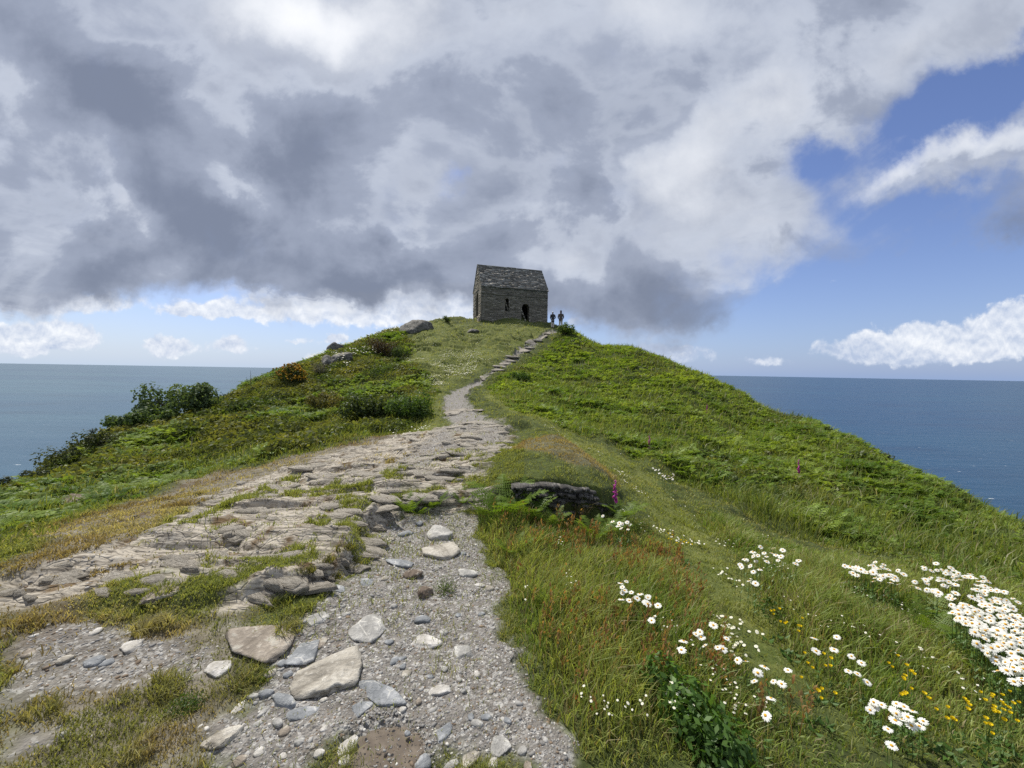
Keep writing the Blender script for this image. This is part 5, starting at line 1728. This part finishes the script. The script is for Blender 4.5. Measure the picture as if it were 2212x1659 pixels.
CL_I = [(2045, 955), (2080, 960), (2085, 985), (2110, 975), (2115, 1005), (2135, 990), (2150, 1000), (2165, 1000), (2170, 1015), (2130, 1015), (2105, 990), (2060, 975), (2150, 1020), (2175, 995)]
CL_B = in_poly(38, [(1095, 385), (1290, 375), (1430, 400), (1480, 470), (1490, 510), (1380, 540), (1260, 540), (1150, 470), (1100, 410)], 17, 1)
CL_A = in_poly(143, [(1590, 410), (1640, 405), (1890, 470), (2110, 600), (2200, 690), (2230, 900), (2212, 1100), (2150, 1110), (1990, 960), (1880, 850), (1750, 740), (1720, 650), (1790, 600), (1700, 590), (1600, 560), (1510, 510), (1560, 490), (1600, 450)], 17, 2,
               holes=((1860, 590, 75, 45), (1650, 520, 40, 20)))
for pts, fn, hh, lab, grp in [
        (CL_F, z7, .19, 'white oxeye daisy in the loose straggle of daisies low in the meadow', 'daisies in the loose straggle low in the meadow'),
        (CL_G, z7, .19, 'white oxeye daisy among yellow buttercups left of the big daisy drift', 'daisies among the buttercups'),
        (CL_H, z7, .18, 'white oxeye daisy in the compact clump nearest the lower right corner', 'daisies in the lower right clump'),
        (CL_C, z7, .29, 'white oxeye daisy in the clump beside the mown grass trail', 'daisies beside the grass trail'),
        (CL_B, z7, .29, 'white oxeye daisy in the small drift left of the biggest daisy drift', 'daisies in the small drift'),
        (CL_A, z7, .29, 'white oxeye daisy crowded in the biggest drift at the right edge', 'daisies in the biggest drift'),
        (CL_D, z6, .19, 'white oxeye daisy in the clump in reddish grass right of the gravel path', 'daisies right of the gravel path'),
        (CL_E, z6, .26, 'white oxeye daisy in the tight bunch in front of the dark bank rock', 'daisies in front of the bank rock'),
        (CL_I, z3, .34, 'distant white oxeye daisy in the bracken beyond the purple foxglove', 'daisies beyond the foxglove')]:
    for a, b in pts:
        daisy(*fn(a, b), lab, grp, hh * random.uniform(.85, 1.12), random.uniform(.62, .96) * (1.2 if pts is CL_A or pts is CL_B else 1))


def daisy_mass():
    """the rest of the big drift, beyond the three hundred single flowers"""
    g = np.random.default_rng(404); parts = []
    tpl = []
    for trio in DAISY[:8]:
        vs, fs, cs, n = [], [], [], 0
        for me in trio:
            v = np.empty(len(me.vertices) * 3, np.float32); me.vertices.foreach_get('co', v)
            f = np.empty(len(me.polygons) * 3, np.int32); me.polygons.foreach_get('vertices', f)
            c = np.empty(len(me.vertices) * 4, np.float32); me.attributes['col'].data.foreach_get('color', c)
            vs.append(v.reshape(-1, 3)); fs.append(f.reshape(-1, 3) + n); cs.append(c.reshape(-1, 4)[:, :3]); n += len(vs[-1])
        tpl.append((np.concatenate(vs), np.concatenate(fs), np.concatenate(cs)))
    for a, b in in_poly(150, [(1640, 420), (1890, 480), (2110, 610), (2230, 720), (2260, 900), (2230, 1060), (2120, 1040), (1990, 930), (1890, 830), (1780, 730), (1750, 660), (1830, 640), (1900, 640), (1880, 520), (1720, 540), (1620, 500)], 9, 9):
        q = hit(*z7(a, b), .27)
        if q is None: continue
        v, f, c = tpl[int(g.integers(0, 8))]; s_ = g.uniform(.75, 1.1)
        v = rotz(v * np.array([s_, s_, g.uniform(.78, 1.0)]), g.uniform(-.8, .8)) + np.array([q[0], q[1], ground_at(q[0], q[1])])
        parts.append((v, f, c * g.uniform(.85, 1.0)))
    v, f, c = join(parts)
    o = link('daisy_drift', np_mesh('daisy_drift', v, f, M_PETAL, c, smooth=False)); tag(o, 'mass of white oxeye daisies filling the biggest drift at the right edge', 'daisies', kind='stuff')


daisy_mass()


def buttercup_mesh(seed):
    g = np.random.default_rng(seed); parts = []
    sv, sf = stem_tube([(0, 0, -.02), (.004, 0, .10), (0, .004, .20)], .0016, .001, 3); parts.append((sv, sf, GC(.08, .14, .03)))
    v, f = ICO[2]
    m = v[:, 2] < .25
    keepf = f[m[f].all(1)]
    a = np.arctan2(v[:, 1], v[:, 0]); cup = v * (1 + .13 * np.cos(5 * a))[:, None] * np.array([.0125, .0125, .009]) + np.array([0, .004, .207])
    parts.append((cup, keepf, GC(.80, .62, .01)))
    v1, f1 = ICO[1]; parts.append((v1 * .004 + np.array([0, .004, .205]), f1, GC(.62, .48, .02)))
    for k in range(3):
        q = g.uniform(0, 6.28); d = np.array([math.cos(q), math.sin(q), .3]); s = np.array([-math.sin(q), math.cos(q), 0])
        parts.append((np.array([[0, 0, .02], d * .04 + s * .012, d * .06 + [0, 0, .02], d * .04 - s * .012]), np.array([[0, 1, 2], [0, 2, 3]]), GC(.06, .12, .02)))
    v, f, c = join(parts)
    return np_mesh('buttercup', v, f, M_PETAL, c)


BC = [buttercup_mesh(i) for i in range(3)]
BCP = {}
for n_, poly, lab, grp in [
        (11, [(620, 620), (830, 690), (900, 800), (870, 850), (720, 790), (620, 680)], 'yellow buttercup below the daisy clump by the grass trail', 'buttercups by the grass trail'),
        (13, [(860, 870), (1120, 900), (1160, 1000), (1000, 1240), (860, 1130)], 'yellow buttercup scattered among the few daisies in mid meadow', 'buttercups in mid meadow'),
        (15, [(1440, 960), (1560, 1040), (1560, 1170), (1440, 1200), (1400, 1100)], 'yellow buttercup in the green hollow left of the big daisy drift', 'buttercups left of the daisy drift'),
        (38, [(1680, 1180), (2240, 1180), (2240, 1460), (1900, 1430), (1640, 1300)], 'yellow buttercup in the thick scatter below the big daisy drift', 'buttercups below the daisy drift'),
        (10, [(0, 220), (60, 260), (190, 290), (180, 305), (40, 285)], 'yellow buttercup in the row across the grass trail', 'buttercups across the grass trail')]:
    for a, b in in_poly(n_, poly, 12, n_):
        px, py = z7(a, b)
        q = hit(px, py, .2)
        k = random.randrange(3)
        if k not in BCP: o = link('buttercup', BC[k]); BCP[k] = o
        else: o = BCP[k].copy(); COL.objects.link(o)
        o.location = (q[0], q[1], ground_at(q[0], q[1])); s_ = random.uniform(.5, .72); o.scale = (s_, s_, 1); o.rotation_euler = (random.uniform(-.2, .2), random.uniform(-.2, .2), random.uniform(0, 6))
        tag(o, lab, 'buttercup', grp)


def small_daisies():
    """lawn daisies and far white flowers, too many to count"""
    g = np.random.default_rng(91)
    X, Y, H, S = [], [], [], []

    def add(x, y, h, s):
        X.append(x); Y.append(y); H.append(np.full(len(x), h) * g.uniform(.7, 1.3, len(x))); S.append(np.full(len(x), s) * g.uniform(.7, 1.3, len(x)))
    # trail
    x, y, r = scatter(9000, 2.0, 12, 0, 45, seed=92)
    ok = (sdf_fast(x, y, Z_STRIP) > -.1) & (fbm(x * 2.2, y * 2.2, 93, 3) > .64) & (np.random.default_rng(5).random(len(x)) < .6)
    add(x[ok], y[ok], .045, .009)
    # hilltop lawn flecks
    x, y, r = scatter(16000, 14, 38, -16, 6, seed=94)
    ok = (sdf_fast(x, y, Z_LAWN, 4.) > -.3) & (path_sd(x, y) < -.6) & (fbm(x * .7, y * .7, 95, 4) > .57) & keep(x, y)
    add(x[ok], y[ok], .07, .022)
    # meadow specks
    x, y, r = scatter(4200, 1.2, 6, -6, 55, seed=96)
    ok = (np.maximum(sdf_fast(x, y, Z_MEADOW), sdf_fast(x, y, Z_MEAD2)) > .1) & (fbm(x * 2.0, y * 2.0, 97, 3) > .64)
    add(x[ok], y[ok], .12, .0055)

    def pxband(line, n, spread, h, s):
        for (a, b, c_) in line:
            for _ in range(n):
                px, py = a + g.normal(0, spread), b + abs(g.normal(0, c_))
                q = hit(px, py)
                if q is not None: add(np.array([q[0]]), np.array([q[1]]), h, s)
    # white drifts on the left skyline and below the brown gorse
    pxband([(672, 770, 5), (690, 762, 5), (708, 755, 6), (728, 746, 6), (750, 741, 4), (775, 733, 4), (800, 725, 3), (830, 716, 3), (848, 710, 3), (866, 704, 3), (955, 693, 2)], 26, 9, .30, .050)
    pxband([(735, 778, 6), (760, 768, 5), (790, 764, 6), (812, 760, 6), (745, 790, 6)], 16, 8, .45, .045)
    pxband([(895, 785, 4), (860, 800, 3), (820, 812, 3), (1290, 935, 5), (1220, 918, 4), (1340, 950, 4), (1400, 965, 4), (905, 925, 3), (860, 945, 3), (560, 968, 3)], 14, 14, .12, .020)
    pxband([(1290, 735, 3), (1240, 745, 3)], 7, 14, .4, .04)
    x, y, h, s = map(np.concatenate, (X, Y, H, S)); n = len(x)
    ang = np.linspace(0, 2 * math.pi, 7)[:-1]
    tv = np.concatenate([[[0, 0, .25]], np.stack([np.cos(ang), np.sin(ang), ang * 0], 1)]); tf = np.array([[0, i + 1, (i + 1) % 6 + 1] for i in range(6)])
    cc = np.ones((7, 3)) * GC(.80, .80, .76); cc[0] = GC(.78, .70, .45)
    tl = np.stack([g.normal(-.1, .2, n), g.normal(-.15, .2, n)], 1)
    z = gz(x, y) + h
    V = tv[None] * s[:, None, None]; V[:, :, 2] += V[:, :, 0] * -tl[:, None, 0] + V[:, :, 1] * -tl[:, None, 1]
    V = V + np.stack([x, y, z], 1)[:, None, :]
    Fc = tf[None] + (np.arange(n) * 7)[:, None, None]
    st = blades(x, y, z - h, h, .0015 + .0006 * np.hypot(x, y), np.full(n, .05), np.broadcast_to(GC(.09, .15, .03), (n, 3)), 98)
    v, f, c = join([(V.reshape(-1, 3), Fc.reshape(-1, 3), np.tile(cc, (n, 1))), st])
    o = link('small_white_flowers', np_mesh('small_white_flowers', v, f, M_PETAL, c)); tag(o, 'tiny white flowers sprinkled through the turf and along the skyline', 'wildflowers', kind='stuff')


small_daisies()


def fern(px, py, size, label, seed, nf=7, col=((.075, .150, .014), (.185, .270, .030))):
    q = hit(px, py); g = np.random.default_rng(seed)
    root = empty('fern', (q[0], q[1], ground_at(q[0], q[1]) - .01)); tag(root, label, 'fern', 'single ferns near the path')
    for k in range(nf):
        v, f, s = frond(seed * 17 + k, 15, 5, droop=g.uniform(.25, .6), wid=.30)
        v = rotz(v * size * 1.55 * g.uniform(.7, 1.05), k * 6.283 / nf + g.uniform(-.35, .35))
        t = np.clip(v[:, 2] / size + g.uniform(-.2, .2), 0, 1)
        link('frond', np_mesh('frond', v, f, M_LEAF, mixcol(t, GC(*col[0]), GC(*col[1])) * s[:, None], smooth=False), root)
    return root


for i, (px, py, s_, lab) in enumerate([
        (1090, 1124, .46, 'big bright green fern against the left end of the bank rock'), (1140, 1126, .36, 'fern touching the dark face of the bank rock on its right'), (1055, 1122, .26, 'fern spilling over the end of the gravel path by the bank'),
        (882, 1108, .22, 'small fern growing from the rock step above the gravel path'), (935, 1100, .18, 'little fern at the head of the gravel path left of the big fern'), (905, 1106, .16, 'tiny fern between two others on the rock step'), (1000, 1092, .17, 'low fern under the rock edge beside the big bright fern'),
        (1108, 1205, .20, 'dark feathery fern at the right edge of the gravel path'), (1285, 1165, .26, 'fern just left of the daisy bunch in front of the bank rock'), (1325, 1146, .20, 'fern behind the daisy bunch in front of the bank rock'),
        (1992, 1325, .22, 'pale green fern below the left tip of the biggest daisy drift'), (2010, 1385, .20, 'yellow green fern in the hollow left of the biggest daisy drift'), (2105, 1440, .20, 'fern under the lower edge of the biggest daisy drift'), (2150, 1490, .19, 'fern nearest the right edge below the daisy drift'),
        (1190, 1140, .22, 'fern in the shade below the middle of the bank rock'), (1345, 1118, .26, 'fern at the right end of the bank rock by the foxglove')]):
    fern(px, py, s_, lab, 300 + i)


def leafy(name, px, py, w, size, n, label, c0, c1, seed, hgt=.6, cat='plant'):
    q = hit(px, py); g = np.random.default_rng(seed)
    R_ = w * q[1] / F / 2
    V, F_, sh = leaf_clump(seed, n, size / R_ * .5, 1.0, hgt)
    V = V * R_
    root = empty(name, (q[0], q[1], ground_at(q[0], q[1]))); tag(root, label, cat)
    c = mixcol(np.repeat(g.random(n), 4), GC(*c0), GC(*c1)) * sh[:, None]
    link('leaves', np_mesh('leaves', V, F_, M_LEAF, c, smooth=False), root)
    parts = []
    for k in range(14):
        p = V[g.integers(0, len(V))]
        sv, sf = stem_tube([(0, 0, -.01), p * .55, p], .003, .0015, 3); parts.append((sv, sf, GC(.10, .12, .03)))
    v, f, c = join(parts); link('stems', np_mesh('stems', v, f, M_STEM, c), root)


leafy('leafy_weed', 962, 1276, 62, .022, 420, 'low leafy green weed growing in the middle of the gravel path', (.060, .105, .015), (.150, .205, .035), 501, .75)
leafy('broadleaf_plant', 1430, 1505, 130, .062, 620, 'leafy green plant with oval leaves in the grass at the bottom right of the path', (.050, .115, .018), (.125, .225, .040), 502, .95)
leafy('broadleaf_plant', 1490, 1575, 160, .066, 760, 'largest oval leaved plant at the bottom of the meadow', (.050, .115, .018), (.125, .225, .040), 503, .95)
leafy('broadleaf_plant', 1560, 1650, 160, .066, 700, 'oval leaved plant cut by the bottom edge of the picture', (.045, .105, .018), (.110, .200, .040), 504, .95)
leafy('bramble_sprig', 1305, 1255, 80, .040, 240, 'dark green bramble patch left of the daisies beside the gravel path', (.040, .095, .018), (.100, .180, .035), 505, .55)
leafy('clover_patch', 400, 1532, 84, .022, 460, 'dark green clover patch in the turf at the lower left', (.040, .085, .014), (.110, .165, .035), 506, .35)
leafy('leafy_weed', 1100, 1180, 50, .035, 160, 'bushy dark green weed by the upper right edge of the gravel path', (.045, .095, .015), (.110, .175, .035), 507, .8)
leafy('leafy_weed', 1670, 1330, 110, .045, 260, 'dark leafy weed patch under the daisies beside the grass trail', (.040, .090, .014), (.100, .170, .030), 508, .5)
leafy('dock_plant', 1545, 1125, 70, .06, 120, 'dark leafy plant at the far side of the grass trail', (.045, .095, .015), (.115, .180, .035), 509, .8)


def tussock(px, py, w, L, n, label, c0, c1, seed):
    q = hit(px, py); g = np.random.default_rng(seed); R_ = w * q[1] / F / 2
    a = g.uniform(0, 6.28, n); rr = R_ * np.sqrt(g.random(n))
    v, f, c = blades(np.cos(a) * rr, np.sin(a) * rr, np.zeros(n) - .01, L * g.uniform(.5, 1.1, n), np.full(n, .0055), g.uniform(.4, 1.0, n), mixcol(g.random(n), GC(*c0), GC(*c1)), seed)
    o = link('grass_tussock', np_mesh('grass_tussock', v, f, M_GRASS, c), loc=(q[0], q[1], ground_at(q[0], q[1])))
    tag(o, label, 'grass tuft')
    return o


tussock(325, 1352, 62, .085, 240, 'straw coloured grass tuft on the dry turf left of the tan stone', (.30, .27, .11), (.42, .38, .20), 601)
tussock(624, 1362, 50, .075, 220, 'grass tuft touching the right side of the large tan stone', (.20, .22, .06), (.38, .34, .17), 602)
tussock(600, 1302, 60, .06, 260, 'green tuft at the foot of the rock ledges above the tan stone', (.12, .17, .03), (.28, .27, .10), 603)
tussock(545, 1462, 70, .055, 300, 'green tuft between the white stone and the gravel at the lower left', (.11, .16, .03), (.25, .24, .09), 604)
tussock(1255, 1100, 34, .20, 60, 'tall dry grass tuft in front of the dark bank rock', (.20, .16, .07), (.33, .27, .13), 605)
tussock(1200, 1098, 26, .22, 50, 'thin grass tuft leaning over the left part of the bank rock', (.14, .17, .04), (.30, .25, .11), 606)
for i, (px, py) in enumerate([(745, 1180), (700, 1205), (760, 1215), (720, 1240), (660, 1230)]):
    tussock(px, py, 40, .05, 170, 'mossy green tuft in the cracks along the lower edge of the rock ledges', (.10, .12, .03), (.24, .21, .08), 620 + i)['group'] = 'mossy tufts along the rock edge'


def foxglove(px, top, bottom, label, seed, bells=26, dead=False):
    q = hit(px, bottom); g = np.random.default_rng(seed)
    H = (bottom - top) * q[1] / F
    root = empty('foxglove', (q[0], q[1], ground_at(q[0], q[1]))); tag(root, label, 'foxglove', 'foxgloves in the bracken')
    pts = [np.array([.02 * H * math.sin(3 * t), 0, H * t]) for t in np.linspace(0, 1, 7)]
    k_ = max(1.0, q[1] / 6)
    sv, sf = stem_tube(pts, .006 * k_ ** .5, .0025 * k_ ** .5, 5)
    link('stem', np_mesh('stem', sv, sf, M_STEM, np.broadcast_to(GC(.13, .10, .05) if dead else GC(.14, .20, .07), (len(sv), 3))), root)
    parts = []; ang = np.linspace(0, 2 * math.pi, 7)[:-1]
    for i in range(bells):
        t = .38 + .58 * i / bells; size = (.030 * (1.15 - .75 * (i / bells))) * (.5 if dead else 1) * min(k_ ** .5, 1.3)
        a = -1.57 + g.normal(0, 1.0)
        d = np.array([math.cos(a), math.sin(a), -.55]); d /= np.linalg.norm(d)
        s1 = np.cross(d, [0, 0, 1.]); s1 /= np.linalg.norm(s1); s2 = np.cross(d, s1)
        o = np.array([0, 0, H * t]); rings = [(0, .12), (.45, .34), (.85, .40), (1.0, .52)]
        v = np.concatenate([[o + d * size * z + (s1 * math.cos(q_) + s2 * math.sin(q_)) * size * r for q_ in ang] for z, r in rings])
        f = [tri for l in range(3) for m in range(6) for tri in ((l * 6 + m, l * 6 + (m + 1) % 6, l * 6 + 6 + (m + 1) % 6), (l * 6 + m, l * 6 + 6 + (m + 1) % 6, l * 6 + 6 + m))]
        parts.append((v, np.array(f), (GC(.12, .07, .05) if dead else GC(.52, .085, .42)) * g.uniform(.8, 1.2)))
    v, f, c = join(parts); link('bells', np_mesh('bells', v, f, M_PETAL, c), root)
    parts = []
    for i in range(7):
        a = g.uniform(0, 6.28); d = np.array([math.cos(a), math.sin(a), .35]); s = np.array([-math.sin(a), math.cos(a), 0]); L = .11; o = np.array([0, 0, H * g.uniform(0, .25)])
        parts.append((np.array([o, o + d * L * .5 + s * .025, o + d * L + [0, 0, -.03], o + d * L * .5 - s * .025]), np.array([[0, 1, 2], [0, 2, 3]]), GC(.07, .12, .03)))
    v, f, c = join(parts); link('leaves', np_mesh('leaves', v, f, M_LEAF, c, smooth=False), root)


foxglove(1327, 1026, 1106, 'tall purple foxglove at the right end of the dark bank rock', 701, 30)
foxglove(1402, 930, 975, 'purple foxglove in the bracken above the distant daisies', 702)
foxglove(1723, 992, 1042, 'purple foxglove alone in the middle of the right hand bracken', 703)
foxglove(1526, 868, 902, 'small purple foxglove highest on the right slope', 704)
foxglove(1650, 925, 955, 'faded brownish foxglove between two purple ones on the right slope', 705, 20, True)
foxglove(1318, 868, 905, 'dead brown foxglove stalk close to the dirt path on the right slope', 708, 18, True)
foxglove(541, 798, 842, 'dead brown foxglove stalk on the left skyline near the gorse', 706, 20, True)
foxglove(533, 812, 846, 'shorter dead foxglove stalk beside the other on the left skyline', 707, 16, True)


def stalk(px, top, bottom, label, lean, col):
    q = hit(px, bottom); H = (bottom - top) * q[1] / F
    sv, sf = stem_tube([(0, 0, -.05), (lean * .4 * H, 0, H * .5), (lean * H, 0, H)], .012, .008, 5)
    o = link('dry_stalk', np_mesh('dry_stalk', sv, sf, M_STEM, np.broadcast_to(GC(*col), (len(sv), 3))), loc=(q[0], q[1], ground_at(q[0], q[1]))); tag(o, label, 'stalk')


stalk(624, 932, 974, 'upright pale bleached stick at the edge of the left bracken', -.05, (.62, .56, .44))
stalk(414, 940, 972, 'thin pale dead stem standing in the left bracken', .05, (.40, .35, .26))
stalk(572, 962, 976, 'pale dead stem leaning right in the left bracken', 2.2, (.55, .48, .38))


def sailing_boat():
    d = ray(1603, 829.5); u = np.array([d[0], d[1]]) / math.hypot(d[0], d[1]); D = 9000.0
    root = empty('sailing_boat', (u[0] * D, u[1] * D, -95)); tag(root, 'tiny white sailing boat far out on the sea at the right', 'boat')
    mw = plain_material('white_gelcoat', (.8, .8, .8), .4, .02); ms = plain_material('sailcloth', (.8, .8, .78), .8, .03)
    n = 9; v = []
    for i in range(n):
        t = i / (n - 1); w = 2.1 * math.sin(math.pi * min(1, .12 + .88 * t) ** .8) + .05; X = -6 + 12 * t
        v += [(X, -w, 1.3), (X, -w * .6, 0), (X, 0, -.7), (X, w * .6, 0), (X, w, 1.3)]
    f = [(i * 5 + j, i * 5 + j + 1, i * 5 + j + 6, i * 5 + j + 5) for i in range(n - 1) for j in range(4)] + [(i * 5, i * 5 + 5, i * 5 + 9, i * 5 + 4) for i in range(n - 1)]
    link('hull', np_mesh('hull', v, f, mw), root)
    sv, sf = stem_tube([(.5, 0, 1), (.5, 0, 15)], .12, .08, 6); link('mast', np_mesh('mast', sv, sf, mw), root)
    link('mainsail', np_mesh('mainsail', [(.3, 0, 2.4), (-5, .6, 2.4), (.3, 0, 14.8), (.3, .05, 2.4), (-5, .65, 2.4), (.3, .05, 14.8)], [(0, 1, 2), (3, 5, 4)], ms, smooth=False), root)
    link('jib', np_mesh('jib', [(.8, 0, 2.4), (5.8, .0, 1.6), (.6, 0, 13), (.8, .05, 2.4), (5.8, .05, 1.6), (.6, .05, 13)], [(0, 1, 2), (3, 5, 4)], ms, smooth=False), root)


sailing_boat()
